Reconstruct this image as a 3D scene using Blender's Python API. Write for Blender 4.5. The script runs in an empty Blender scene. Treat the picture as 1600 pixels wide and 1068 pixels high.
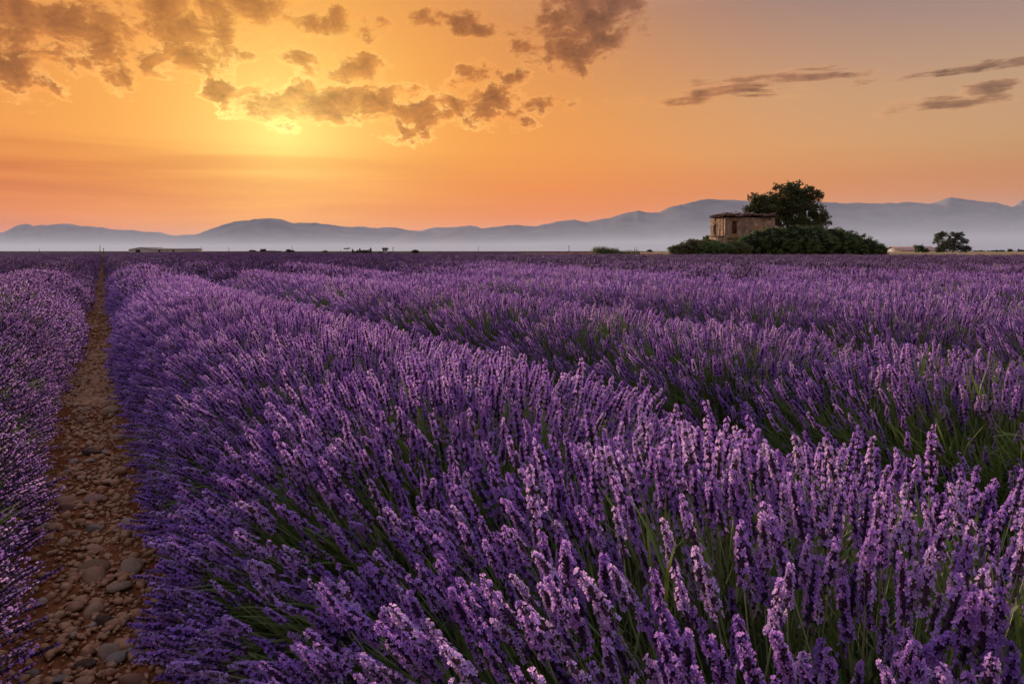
import bpy, math, random
import numpy as np

random.seed(7)
rng = np.random.default_rng(7)
R = math.radians
SC = bpy.context.scene
COL = SC.collection

# ------------------------------------------------------------------ camera
FPX = 1067.0          # focal length in photograph pixels (24 mm on 36 mm)
HY = 392.0            # horizon row in the photograph
CAM_H = 1.08
cam_data = bpy.data.cameras.new('camera')
cam = bpy.data.objects.new('camera', cam_data)
COL.objects.link(cam)
cam.location = (0, 0, CAM_H)
cam.rotation_euler = (R(90), 0, 0)
cam_data.lens = 24.0
cam_data.sensor_width = 36.0
cam_data.shift_y = -(534.0 - HY) / 1600.0
cam_data.clip_start = 0.02
cam_data.clip_end = 80000
SC.camera = cam

# ------------------------------------------------------------------ world
SUN_AZ = math.atan((440 - 800) / FPX)            # left of the camera axis
SUN_EL = R(9.5)
SUN_DIR = (math.sin(SUN_AZ) * math.cos(SUN_EL), math.cos(SUN_AZ) * math.cos(SUN_EL), math.sin(SUN_EL))


class NT:
    """small helper to write node trees"""
    def __init__(self, tree):
        self.t = tree

    def n(self, typ, **kw):
        nd = self.t.nodes.new(typ)
        for k, v in kw.items():
            setattr(nd, k, v)
        return nd

    def put(self, sock, v):
        if v is None:
            return
        if isinstance(v, bpy.types.NodeSocket):
            self.t.links.new(v, sock)
        else:
            sock.default_value = v

    def math(self, op, a, b=None, c=None, clamp=False):
        nd = self.n('ShaderNodeMath', operation=op, use_clamp=clamp)
        self.put(nd.inputs[0], a); self.put(nd.inputs[1], b)
        if c is not None:
            self.put(nd.inputs[2], c)
        return nd.outputs[0]

    def vmath(self, op, a, b=None, c=None):
        nd = self.n('ShaderNodeVectorMath', operation=op)
        self.put(nd.inputs[0], a); self.put(nd.inputs[1], b)
        if c is not None:
            self.put(nd.inputs[2], c)
        return nd.outputs['Value'] if op in ('DOT_PRODUCT', 'LENGTH', 'DISTANCE') else nd.outputs['Vector']

    def noise(self, vec, scale, detail=4, rough=0.5, dist=0.0, lac=2.0, out='Fac'):
        nd = self.n('ShaderNodeTexNoise')
        self.put(nd.inputs['Vector'], vec)
        nd.inputs['Scale'].default_value = scale
        nd.inputs['Detail'].default_value = detail
        nd.inputs['Roughness'].default_value = rough
        nd.inputs['Lacunarity'].default_value = lac
        nd.inputs['Distortion'].default_value = dist
        return nd.outputs[out]

    def ramp(self, fac, stops, interp='LINEAR'):
        nd = self.n('ShaderNodeValToRGB')
        cr = nd.color_ramp
        cr.interpolation = interp
        while len(cr.elements) < len(stops):
            cr.elements.new(0.5)
        for e, (p, c) in zip(cr.elements, stops):
            e.position = p
            if not isinstance(c, (tuple, list)):
                c = (c, c, c)
            e.color = (c[0], c[1], c[2], 1)
        self.put(nd.inputs[0], fac)
        return nd.outputs[0]

    def mix(self, fac, a, b, blend='MIX'):
        nd = self.n('ShaderNodeMix', data_type='RGBA', blend_type=blend)
        self.put(nd.inputs[0], fac)
        for s, v in ((nd.inputs[6], a), (nd.inputs[7], b)):
            if isinstance(v, tuple) and len(v) == 3:
                v = (*v, 1)
            self.put(s, v)
        return nd.outputs[2]

    def n_rgb(self, v):
        nd = self.n('ShaderNodeCombineXYZ')
        for i in range(3):
            self.put(nd.inputs[i], v)
        return nd.outputs[0]

    def maprange(self, v, a, b, c=0.0, d=1.0, interp='LINEAR'):
        nd = self.n('ShaderNodeMapRange', interpolation_type=interp)
        self.put(nd.inputs[0], v)
        for i, x in enumerate((a, b, c, d)):
            nd.inputs[1 + i].default_value = x
        return nd.outputs[0]


world = bpy.data.worlds.new('World')
SC.world = world
world.use_nodes = True
wt = world.node_tree
wt.nodes.clear()
w = NT(wt)
gen = w.n('ShaderNodeTexCoord').outputs['Generated']
sep = w.n('ShaderNodeSeparateXYZ')
wt.links.new(gen, sep.inputs[0])
dx, dy, dz = sep.outputs
sky = w.n('ShaderNodeTexSky', sky_type='NISHITA')
sky.sun_disc = False
sky.sun_elevation = SUN_EL
sky.sun_rotation = SUN_AZ
sky.air_density = 1.0
sky.dust_density = 2.0
sky.ozone_density = 1.5
# clear-air sky: warm at the horizon (dust in the low air), cooler overhead
elev = w.math('ARCSINE', w.math('MAXIMUM', dz, -0.2))
azim = w.math('ARCTAN2', dx, dy)
cosang = w.vmath('DOT_PRODUCT', gen, SUN_DIR)
ang = w.math('ARCCOSINE', w.math('MINIMUM', cosang, 1.0))       # radians from the sun
dust = w.ramp(w.maprange(elev, 0.0, math.pi / 2), [
    (0.00, (0.68, 0.18, 0.055)), (0.06, (0.60, 0.175, 0.03)), (0.085, (0.58, 0.22, 0.045)), (0.13, (0.47, 0.225, 0.072)),
    (0.21, (0.205, 0.148, 0.115)), (0.34, (0.27, 0.25, 0.30)), (0.60, (0.46, 0.48, 0.72)), (1.0, (0.50, 0.56, 0.90))])
turn = w.ramp(w.maprange(ang, 0.0, 1.6), [(0.25, (1, 1, 1)), (0.42, (0.86, 1.07, 1.75)), (0.62, (0.72, 1.04, 2.1)), (1.0, (0.60, 0.90, 1.9))])
turn = w.mix(w.maprange(elev, 0.14, 0.42), turn, (1.0, 1.0, 1.0))
dust = w.mix(1.0, dust, turn, 'MULTIPLY')
nish = w.mix(1.0, sky.outputs[0], (0.07, 0.07, 0.07), 'MULTIPLY')
base = w.mix(0.95, nish, dust)
# glow of the hidden sun through the dusty air
g1 = w.math('EXPONENT', w.math('MULTIPLY', w.math('POWER', w.math('DIVIDE', ang, 0.13), 1.2), -1.0))
g2 = w.math('EXPONENT', w.math('MULTIPLY', w.math('POWER', w.math('DIVIDE', ang, 0.52), 2.0), -1.0))
base = w.mix(w.math('MULTIPLY', g2, 0.92), base, (0.68, 0.205, 0.002))
base = w.mix(1.0, base, w.mix(g1, (0, 0, 0), (0.30, 0.44, 0.15)), 'ADD')

lowair = w.ramp(elev, [(0.0, (0.95, 0.78, 0.74)), (0.06, (0.95, 0.80, 0.72)), (0.13, (1, 1, 1)), (1.0, (1, 1, 1))])
base = w.mix(w.maprange(ang, 0.35, 0.85, 1.0, 0.1), base, w.mix(1.0, base, lowair, 'MULTIPLY'))

# clouds: patches at (azimuth, elevation) with broken edges
ae = w.n('ShaderNodeCombineXYZ')
wt.links.new(azim, ae.inputs[0]); wt.links.new(elev, ae.inputs[1])
aev = ae.outputs[0]


def azel(px, py):
    u, v = (px - 800) / FPX, (HY - py) / FPX
    return math.atan(u), math.atan(v / math.sqrt(1 + u * u))


PATCHES = [  # px, py, half width, half height, weight (photograph pixels, turned into angles)
    (40, 55, 100, 80, 1.0), (105, 20, 50, 45, .9), (165, 55, 40, 40, .8), (215, 85, 50, 42, 1.0), (195, 120, 34, 24, .9),
    (285, 30, 95, 60, 1.1), (300, 85, 55, 30, .9), (385, 15, 80, 36, 1.0), (375, 80, 26, 12, .7), (345, 138, 28, 17, .9),
    (540, 35, 62, 18, .9), (565, 52, 24, 14, .8), (465, 88, 36, 11, .7), (690, 28, 62, 14, .8), (755, 46, 46, 10, .8),
    (545, 112, 58, 26, 1.0), (405, 158, 42, 26, 1.0), (455, 172, 80, 26, 1.15), (520, 162, 90, 30, 1.2), (575, 155, 60, 34, 1.1),
    (640, 182, 50, 38, 1.0), (745, 160, 60, 32, .95), (765, 118, 44, 18, .85), (800, 190, 28, 18, .75), (855, 165, 40, 13, .8),
    (915, 30, 84, 58, 1.35), (905, 80, 70, 22, .9), (825, 78, 28, 14, .8), (890, 108, 30, 16, .75),
    (1165, 143, 95, 9, .50), (1060, 158, 80, 7, .44), (1115, 126, 60, 6, .58), (1275, 120, 56, 10, .42),
    (1392, 127, 70, 7, .70), (1465, 117, 90, 7, .74), (1535, 107, 95, 7, .76), (1590, 98, 60, 8, .8),
    (1480, 162, 70, 12, .82), (1545, 143, 42, 18, .9), (1405, 170, 30, 9, .6),
    (1700, 80, 90, 30, 1.0), (-60, 60, 90, 60, 1.0),
]
best = None
for px, py, rx, ry, wt_ in PATCHES:
    a, e = azel(px, py)
    c2 = math.cos(a)
    sx, sy = 1.0 / (rx / FPX * c2 * c2 * 1.15), 1.0 / (ry / FPX * c2 * 1.15)
    q = w.vmath('MULTIPLY_ADD', aev, (sx, sy, 0), (-a * sx, -e * sy, 0))
    d = w.math('MULTIPLY_ADD', w.vmath('DOT_PRODUCT', q, q), -wt_ * 0.60, wt_ * 0.56)
    best = d if best is None else w.math('MAXIMUM', best, d)
best = w.math('MAXIMUM', best, -1.0)
# cloud-deck coordinates: the deck is flat, so it foreshortens towards the horizon
zz = w.math('ADD', w.math('MAXIMUM', dz, 0.0), 0.10)
deck = w.n('ShaderNodeCombineXYZ')
wt.links.new(w.math('DIVIDE', dx, zz), deck.inputs[0])
wt.links.new(w.math('DIVIDE', dy, zz), deck.inputs[1])
aest = w.vmath('MULTIPLY', aev, (1.0, 1.5, 1.0))
cn_a = w.noise(aest, 21.0, 9, 0.66, 0.25)
cn_h = w.noise(w.vmath('MULTIPLY', aev, (0.42, 2.6, 1.0)), 21.0, 7, 0.66, 0.25)       # streaky sheets farther round
fa = w.maprange(azim, 0.13, 0.30)
cn_a = w.math('ADD', w.math('MULTIPLY', cn_h, fa), w.math('MULTIPLY', cn_a, w.math('SUBTRACT', 1.0, fa)))
cn_b = w.noise(deck.outputs[0], 1.7, 3, 0.55)
offs = w.vmath('ADD', aest, (0.003, -0.012, 0.0))
cn_s = w.noise(offs, 21.0, 5, 0.66, 0.25)
gap = w.math('MULTIPLY_ADD', cn_b, 1.2, -0.62)
field = w.math('ADD', best, w.math('MULTIPLY_ADD', cn_a, 4.2, -2.14))
# scattered clouds over the rest of the dome, same kind as those in view
away = w.math('ADD', w.math('MULTIPLY_ADD', cn_b, 2.0, -1.18), w.math('MULTIPLY_ADD', cn_a, 1.2, -0.75))
upmask = w.maprange(elev, 0.40, 0.62)
field = w.math('MAXIMUM', field, w.math('MULTIPLY_ADD', upmask, 1.0, w.math('ADD', away, -1.0)))
dens = w.maprange(field, -0.28, 0.95, 0, 1, 'SMOOTHSTEP')
side = w.math('MULTIPLY', w.math('SUBTRACT', cn_a, cn_s), 2.2)     # lit side faces the sun below
near = w.maprange(ang, 0.0, 0.62, 1.0, 0.0, 'SMOOTHSTEP')
low = w.maprange(w.math('SUBTRACT', elev, SUN_EL), -0.01, 0.14, 1.0, 0.08)
shade = w.ramp(dens, [(0.0, (1, 1, 1)), (0.08, (1.04, 1.03, 1.0)), (0.25, (0.90, 0.84, 0.80)), (0.5, (0.60, 0.51, 0.48)), (1.0, (0.34, 0.29, 0.30))])
rim = w.ramp(dens, [(0.0, (0, 0, 0)), (0.16, (.7, .7, .7)), (0.55, (0.0, 0.0, 0.0)), (1.0, (0, 0, 0))])
thin = w.maprange(ang, 0.05, 0.34, 0.55, 0.0)
shade = w.mix(thin, shade, w.mix(dens, (1.0, 1.0, 1.0), (0.80, 0.66, 0.62)))
shaded = w.mix(1.0, base, shade, 'MULTIPLY')
relief = w.math('MULTIPLY', side, w.maprange(dens, 0.05, 0.4))
lit = w.math('MULTIPLY_ADD', relief, 1.0, 1.0)
shaded = w.mix(1.0, shaded, w.n_rgb(lit), 'MULTIPLY')
rimf = w.math('MULTIPLY', w.math('MULTIPLY', near, low), w.maprange(cn_s, 0.40, 0.62, 0.15, 0.95))
skyc = w.mix(1.0, shaded, w.mix(rimf, (0, 0, 0), w.mix(1.0, rim, (0.75, 0.55, 0.20), 'MULTIPLY')), 'ADD')
# thin smoke-like strata low over the hills
st = w.vmath('MULTIPLY', aev, (1.6, 26.0, 1.0))
stn = w.noise(st, 1.3, 4, 0.55, 0.6)
stb = w.ramp(elev, [(0.0, 0.0), (0.03, 0.55), (0.085, 0.85), (0.128, 1.0), (0.146, 0.0), (1.0, 0.0)])
stf = w.math('MULTIPLY', w.maprange(stn, 0.28, 0.60), stb)
stf = w.math('MULTIPLY', stf, w.maprange(azim, 0.05, -0.62, 0.12, 1.0))
skyc = w.mix(stf, skyc, w.mix(1.0, skyc, (0.74, 0.58, 0.48), 'MULTIPLY'))
bg = w.n('ShaderNodeBackground')
bg.inputs[1].default_value = 1.0
wt.links.new(skyc, bg.inputs[0])
wo = w.n('ShaderNodeOutputWorld')
wt.links.new(bg.outputs[0], wo.inputs[0])
world.cycles.sampling_method = 'MANUAL'
world.cycles.sample_map_resolution = 512

# ------------------------------------------------------------------ sun (veiled by cloud)
sl = bpy.data.lights.new('sun', 'SUN')
sl.energy = 4.2
sl.angle = R(5)
sl.color = (1.0, 0.74, 0.52)
sun = bpy.data.objects.new('sun', sl)
COL.objects.link(sun)
sun.rotation_euler = (R(90) - SUN_EL, 0, math.pi - SUN_AZ)
sun.location = (-200, 600, 120)

SC.view_settings.view_transform = 'Standard'
SC.view_settings.look = 'None'
SC.view_settings.exposure = 0.5
SC.view_settings.gamma = 1.0
SC.view_settings.use_curve_mapping = False
SC.cycles.max_bounces = 4
SC.cycles.diffuse_bounces = 2
SC.cycles.glossy_bounces = 2
SC.cycles.transmission_bounces = 4
SC.cycles.transparent_max_bounces = 8
SC.cycles.volume_bounces = 1
SC.cycles.use_denoising = True


# ------------------------------------------------------------------ mesh helpers
def mesh_np(name, verts, faces, mats=(), midx=None, smooth=False):
    """verts (n,3); faces: list of arrays (m,k) of equal k each, or one array"""
    if not isinstance(faces, (list, tuple)):
        faces = [faces]
    faces = [np.asarray(f, dtype=np.int32) for f in faces if len(f)]
    verts = np.asarray(verts, dtype=np.float32)
    me = bpy.data.meshes.new(name)
    me.vertices.add(len(verts))
    me.vertices.foreach_set('co', verts.ravel())
    loops = np.concatenate([f.ravel() for f in faces])
    tot = np.concatenate([np.full(len(f), f.shape[1], np.int32) for f in faces])
    start = np.concatenate([[0], np.cumsum(tot)[:-1]]).astype(np.int32)
    me.loops.add(len(loops))
    me.loops.foreach_set('vertex_index', loops)
    me.polygons.add(len(tot))
    me.polygons.foreach_set('loop_start', start)
    if midx is not None:
        me.polygons.foreach_set('material_index', np.asarray(midx, np.int32))
    if smooth:
        me.polygons.foreach_set('use_smooth', np.ones(len(tot), bool))
    for m in mats:
        me.materials.append(m)
    me.update(calc_edges=True)
    me.validate()
    return me


class MB:
    """collects geometry of one mesh"""
    def __init__(self):
        self.v, self.q, self.t, self.n = [], [], [], 0

    def add(self, v, q=None, t=None):
        v = np.asarray(v, float)
        if q is not None and len(q):
            self.q.append(np.asarray(q) + self.n)
        if t is not None and len(t):
            self.t.append(np.asarray(t) + self.n)
        self.v.append(v)
        self.n += len(v)

    def box(self, lo, hi):
        x0, y0, z0 = lo; x1, y1, z1 = hi
        v = [(x0, y0, z0), (x1, y0, z0), (x1, y1, z0), (x0, y1, z0), (x0, y0, z1), (x1, y0, z1), (x1, y1, z1), (x0, y1, z1)]
        self.add(v, [(0, 3, 2, 1), (4, 5, 6, 7), (0, 1, 5, 4), (1, 2, 6, 5), (2, 3, 7, 6), (3, 0, 4, 7)])

    def tube(self, pts, rad, n=6):
        pts = np.asarray(pts, float)
        rad = np.broadcast_to(rad, (len(pts),))
        rings = []
        for i, p in enumerate(pts):
            d = pts[min(i + 1, len(pts) - 1)] - pts[max(i - 1, 0)]
            d = d / (np.linalg.norm(d) + 1e-9)
            a = np.cross(d, (0.31, 0.95, 0.05)); a /= np.linalg.norm(a) + 1e-9
            b = np.cross(d, a)
            an = np.arange(n) / n * 2 * np.pi
            rings.append(p + rad[i] * (np.cos(an)[:, None] * a + np.sin(an)[:, None] * b))
        v = np.concatenate(rings)
        q = []
        for i in range(len(pts) - 1):
            for j in range(n):
                q.append((i * n + j, i * n + (j + 1) % n, (i + 1) * n + (j + 1) % n, (i + 1) * n + j))
        m = len(pts) * n
        v = np.concatenate([v, pts[-1:], pts[:1]])
        t = [((len(pts) - 1) * n + j, (len(pts) - 1) * n + (j + 1) % n, m) for j in range(n)]
        t += [((j + 1) % n, j, m + 1) for j in range(n)]
        self.add(v, q, t)

    def mesh(self, name, mat, smooth=False):
        return mesh_np(name, np.concatenate(self.v), [np.concatenate(x) for x in (self.q, self.t) if x],
                       mat if isinstance(mat, (list, tuple)) else [mat], None, smooth)


def link(name, data, parent=None, loc=(0, 0, 0), rot=(0, 0, 0), **props):
    o = bpy.data.objects.new(name, data)
    COL.objects.link(o)
    o.parent = parent
    o.location = loc
    o.rotation_euler = rot
    for k, v in props.items():
        o[k] = v
    return o


def at(px, py, depth):
    """a place in the world from its bearing and distance"""
    return np.array([(px - 800) / FPX * depth, depth, CAM_H - (py - HY) / FPX * depth])


def new_mat(name):
    m = bpy.data.materials.new(name)
    m.use_nodes = True
    t = NT(m.node_tree)
    b = m.node_tree.nodes['Principled BSDF']
    out = m.node_tree.nodes['Material Output']
    return m, t, b, out


def simple_mat(name, c1, c2, scale=3.0, rough=0.85, bump=0.0, coord='Object', detail=5, spread=(0.35, 0.65), spec=0.0):
    m, t, b, out = new_mat(name)
    co = t.n('ShaderNodeTexCoord').outputs[coord]
    nz = t.noise(co, scale, detail, 0.6)
    t.put(b.inputs['Base Color'], t.mix(t.maprange(nz, *spread), c1, c2))
    b.inputs['Roughness'].default_value = rough
    b.inputs['Specular IOR Level'].default_value = spec
    if bump:
        bn = t.n('ShaderNodeBump')
        bn.inputs['Distance'].default_value = bump
        t.put(bn.inputs['Height'], t.noise(co, scale * 4, 4, 0.6))
        t.put(b.inputs['Normal'], bn.outputs[0])
    return m


# ------------------------------------------------------------------ terrain
M_ground = simple_mat('dry_plain', (0.085, 0.065, 0.045), (0.05, 0.05, 0.03), 0.004, 0.95)
link('ground', mesh_np('ground', [(-21000, -1500, -0.03), (21000, -1500, -0.03), (21000, 20000, -0.03), (-21000, 20000, -0.03)],
     np.array([(0, 1, 2, 3)]), [M_ground]), kind='structure')

M_hill = simple_mat('scrub_and_limestone_hill', (0.17, 0.16, 0.15), (0.26, 0.235, 0.21), 0.0025, 0.95, detail=8)


def vnoise(x, seed, octaves=4, gain=0.5):
    """smooth 1-d value noise"""
    out = np.zeros_like(x); amp = 1.0
    for o in range(octaves):
        r = np.random.default_rng(seed * 31 + o).uniform(-1, 1, 4096)
        xi = np.floor(x).astype(int); f = x - xi; f = f * f * (3 - 2 * f)
        out += amp * (r[xi % 4096] * (1 - f) + r[(xi + 1) % 4096] * f)
        x = x * 2.03 + 7.1; amp *= gain
    return out


def hill(name_, pts, dist, seed, depth=2600.0):
    pts = np.array(pts, float)
    px = np.arange(pts[0, 0], pts[-1, 0] + 0.1, 2.0)
    py = np.interp(px, pts[:, 0], pts[:, 1]) + vnoise(px / 9.0, seed, 4, 0.55) * 0.45
    # rows run from the foot in front, over the crest, to the back
    rows = [(-1.0, 0.0), (-0.85, 0.10), (-0.7, 0.24), (-0.5, 0.45), (-0.32, 0.66), (-0.16, 0.86), (-0.06, 0.965), (0, 1.0), (0.2, 0.86), (0.6, 0.35), (0.9, -0.002)]
    V = []
    for k, (u, hfrac) in enumerate(rows):
        spur = vnoise(px / 26.0 + u * 1.7, seed + 5, 2, 0.5)
        dd = dist + u * depth * (1.0 + 0.10 * spur * (1 if u < 0 else 0))
        crest = CAM_H + (HY - py) / FPX * dist
        z = crest * hfrac * (1.0 + 0.05 * spur * (0 < hfrac < 0.95)) - (2.0 if hfrac <= 0 else 0)
        V.append(np.stack([(px - 800) / FPX * dd, dd, z], 1))
    n = len(px)
    V = np.concatenate(V)
    q = []
    base_i = np.arange(n - 1)
    for k in range(len(rows) - 1):
        a = k * n + base_i
        q.append(np.stack([a, a + 1, a + 1 + n, a + n], 1))
    return link('hill', mesh_np('hill', V, np.concatenate(q), [M_hill], None, True), kind='structure')


hill('A', [(-420, 372), (-300, 362), (-200, 358), (-120, 366), (-40, 368), (0, 363), (8, 362), (20, 355), (27, 352), (38, 349.5), (45, 350.5), (52, 353.5), (64, 351.5), (75, 351.5), (100, 349),
           (108, 349.5), (125, 353), (145, 354), (160, 355.5), (175, 358), (190, 359), (205, 359), (225, 361.5), (240, 362.5), (252, 363), (262, 366), (275, 368), (300, 371), (340, 376), (380, 382), (430, 391)], 14500, 1)
hill('D', [(560, 391), (600, 374), (630, 364), (645, 359.5), (655, 361), (668, 357.5), (680, 355.5), (700, 355), (715, 354.5), (725, 353.5), (735, 352.5), (745, 354), (752, 357), (765, 360), (790, 366), (860, 390)], 16000, 2)
hill('B', [(150, 391.5), (190, 385), (205, 378), (215, 374), (228, 369.5), (240, 368.5), (255, 370), (270, 368), (285, 367), (305, 366), (312, 364.5), (320, 360.5), (335, 355.5), (350, 350.5), (365, 346.5), (380, 345),
           (390, 344), (400, 342), (415, 341), (425, 341), (440, 343), (450, 346.5), (458, 348.5), (470, 348), (490, 347.8), (505, 349.5), (520, 352), (540, 353.8), (555, 354.5), (567, 353.5), (580, 355.5),
           (590, 356.5), (600, 355), (610, 355), (622, 356.5), (635, 359), (648, 361), (665, 364), (680, 367), (700, 372), (730, 380), (770, 391)], 11500, 3)
hill('C', [(570, 391.8), (590, 390), (600, 385), (608, 377), (620, 369), (635, 365), (648, 362.3), (655, 361.5), (665, 363), (675, 365), (690, 363), (705, 358), (715, 355.5), (725, 355), (735, 356), (750, 357), (765, 355.5),
           (780, 354), (795, 352), (808, 351), (820, 353), (838, 353.5), (845, 351), (860, 349), (872, 346), (888, 344), (897, 343), (905, 345), (918, 347), (935, 343), (950, 341), (958, 339), (972, 334), (985, 331),
           (997, 329), (1010, 332), (1030, 331.5), (1045, 323.5), (1065, 320), (1080, 316), (1095, 312), (1105, 311), (1130, 312), (1160, 313), (1180, 314), (1230, 314), (1275, 315), (1300, 316.5), (1320, 317.5),
           (1340, 316.8), (1352, 317.3), (1372, 318), (1385, 316.5), (1395, 317), (1402, 318), (1412, 315.5), (1420, 315.3), (1435, 317), (1452, 318), (1465, 315), (1480, 309.5), (1487, 308), (1497, 309.5),
           (1515, 312.5), (1540, 315), (1560, 317), (1570, 320.5), (1583, 323.5), (1590, 318), (1597, 313), (1610, 311), (1640, 312), (1700, 316), (1850, 330), (2100, 345), (2400, 380), (2500, 391)], 9000, 4)

# ------------------------------------------------------------------ air
hz = MB()
hz.box((-23000, -1800, -4.0), (23000, 21500, 780.0))
M_haze = bpy.data.materials.new('haze')
M_haze.use_nodes = True
ht = M_haze.node_tree
ht.nodes.clear()
pv = ht.nodes.new('ShaderNodeVolumePrincipled')
pv.inputs['Color'].default_value = (0.62, 0.70, 0.90, 1)
pv.inputs['Density'].default_value = 1.7e-5
pv.inputs['Anisotropy'].default_value = 0.1
ho = ht.nodes.new('ShaderNodeOutputMaterial')
ht.links.new(pv.outputs[0], ho.inputs['Volume'])
link('haze', hz.mesh('haze', M_haze), kind='stuff', label='pale blue-grey morning haze filling the air over the plain', category='haze')

ms = MB()
bp = np.array([-700, 100, 450, 620, 760, 900, 1040, 1200, 1400, 1600, 2400], float)     # bearings and the height of the mist bank there
bh = np.array([50, 50, 52, 52, 58, 70, 90, 106, 116, 120, 120], float)
nb = len(bp)
vv = np.concatenate([np.column_stack([(bp - 800) / FPX * d_, np.full(nb, d_), z_]) for d_, z_ in ((1300.0, bh * 0 - 3), (1300.0, bh), (6200.0, bh), (6200.0, bh * 0 - 3))])
ib = np.arange(nb - 1)
ms.add(vv, np.concatenate([np.stack([k * nb + ib, k * nb + ib + 1, ((k + 1) % 4) * nb + ib + 1, ((k + 1) % 4) * nb + ib], 1) for k in range(4)]
       + [np.array([(0, nb, 2 * nb, 3 * nb), (nb - 1, 4 * nb - 1, 3 * nb - 1, 2 * nb - 1)])]))
M_mist = M_haze.copy()
M_mist.name = 'valley_mist'
M_mist.node_tree.nodes['Principled Volume'].inputs['Color'].default_value = (0.64, 0.76, 0.95, 1)
M_mist.node_tree.nodes['Principled Volume'].inputs['Density'].default_value = 2.6e-4
link('valley_mist', ms.mesh('valley_mist', M_mist), kind='stuff', label='low pale mist lying in the valley before the hills', category='mist')

# ------------------------------------------------------------------ lavender: flower spikes
def lavender_mat(name, cols, rough, trans=0.0, hue_noise=0.0):
    """colour differs from flower to flower (object random) and along the spike"""
    m, t, b, out = new_mat(name)
    rnd = t.n('ShaderNodeObjectInfo').outputs['Random']
    co = t.n('ShaderNodeTexCoord').outputs['Object']
    nz = t.noise(co, 160.0, 2, 0.5)
    f = t.math('MULTIPLY_ADD', nz, 0.9, t.math('MULTIPLY_ADD', rnd, 0.55, -0.22), clamp=True)
    n = len(cols)
    c = t.ramp(f, [(i / (n - 1) * 0.8 + 0.1, cc) for i, cc in enumerate(cols)])
    t.put(b.inputs['Base Color'], c)
    b.inputs['Roughness'].default_value = rough
    b.inputs['Specular IOR Level'].default_value = 0.3
    if trans:
        tr = t.n('ShaderNodeBsdfTranslucent')
        t.put(tr.inputs[0], c)
        mx = t.n('ShaderNodeMixShader')
        mx.inputs[0].default_value = trans
        m.node_tree.links.new(b.outputs[0], mx.inputs[1])
        m.node_tree.links.new(tr.outputs[0], mx.inputs[2])
        m.node_tree.links.new(mx.outputs[0], out.inputs[0])
    return m


M_calyx = lavender_mat('lavender_calyx', [(0.018, 0.007, 0.026), (0.042, 0.017, 0.060), (0.075, 0.037, 0.075), (0.11, 0.065, 0.05)], 0.7)
M_floret = lavender_mat('lavender_floret', [(0.29, 0.125, 0.52), (0.54, 0.275, 0.76), (0.82, 0.58, 0.92)], 0.55, 0.46)
M_stem = lavender_mat('lavender_stem', [(0.10, 0.12, 0.035), (0.15, 0.17, 0.05), (0.19, 0.19, 0.075)], 0.6)
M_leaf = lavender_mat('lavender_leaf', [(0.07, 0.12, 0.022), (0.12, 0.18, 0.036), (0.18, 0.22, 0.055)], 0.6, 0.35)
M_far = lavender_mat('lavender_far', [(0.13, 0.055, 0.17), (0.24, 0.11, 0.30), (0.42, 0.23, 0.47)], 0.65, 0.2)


def frame_of(d):
    d = np.asarray(d, float); d = d / np.linalg.norm(d)
    a = np.cross(d, (0.0, 0.0, 1.0)) if abs(d[2]) < 0.95 else np.cross(d, (1.0, 0, 0))
    a /= np.linalg.norm(a)
    return a, np.cross(d, a), d


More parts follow.
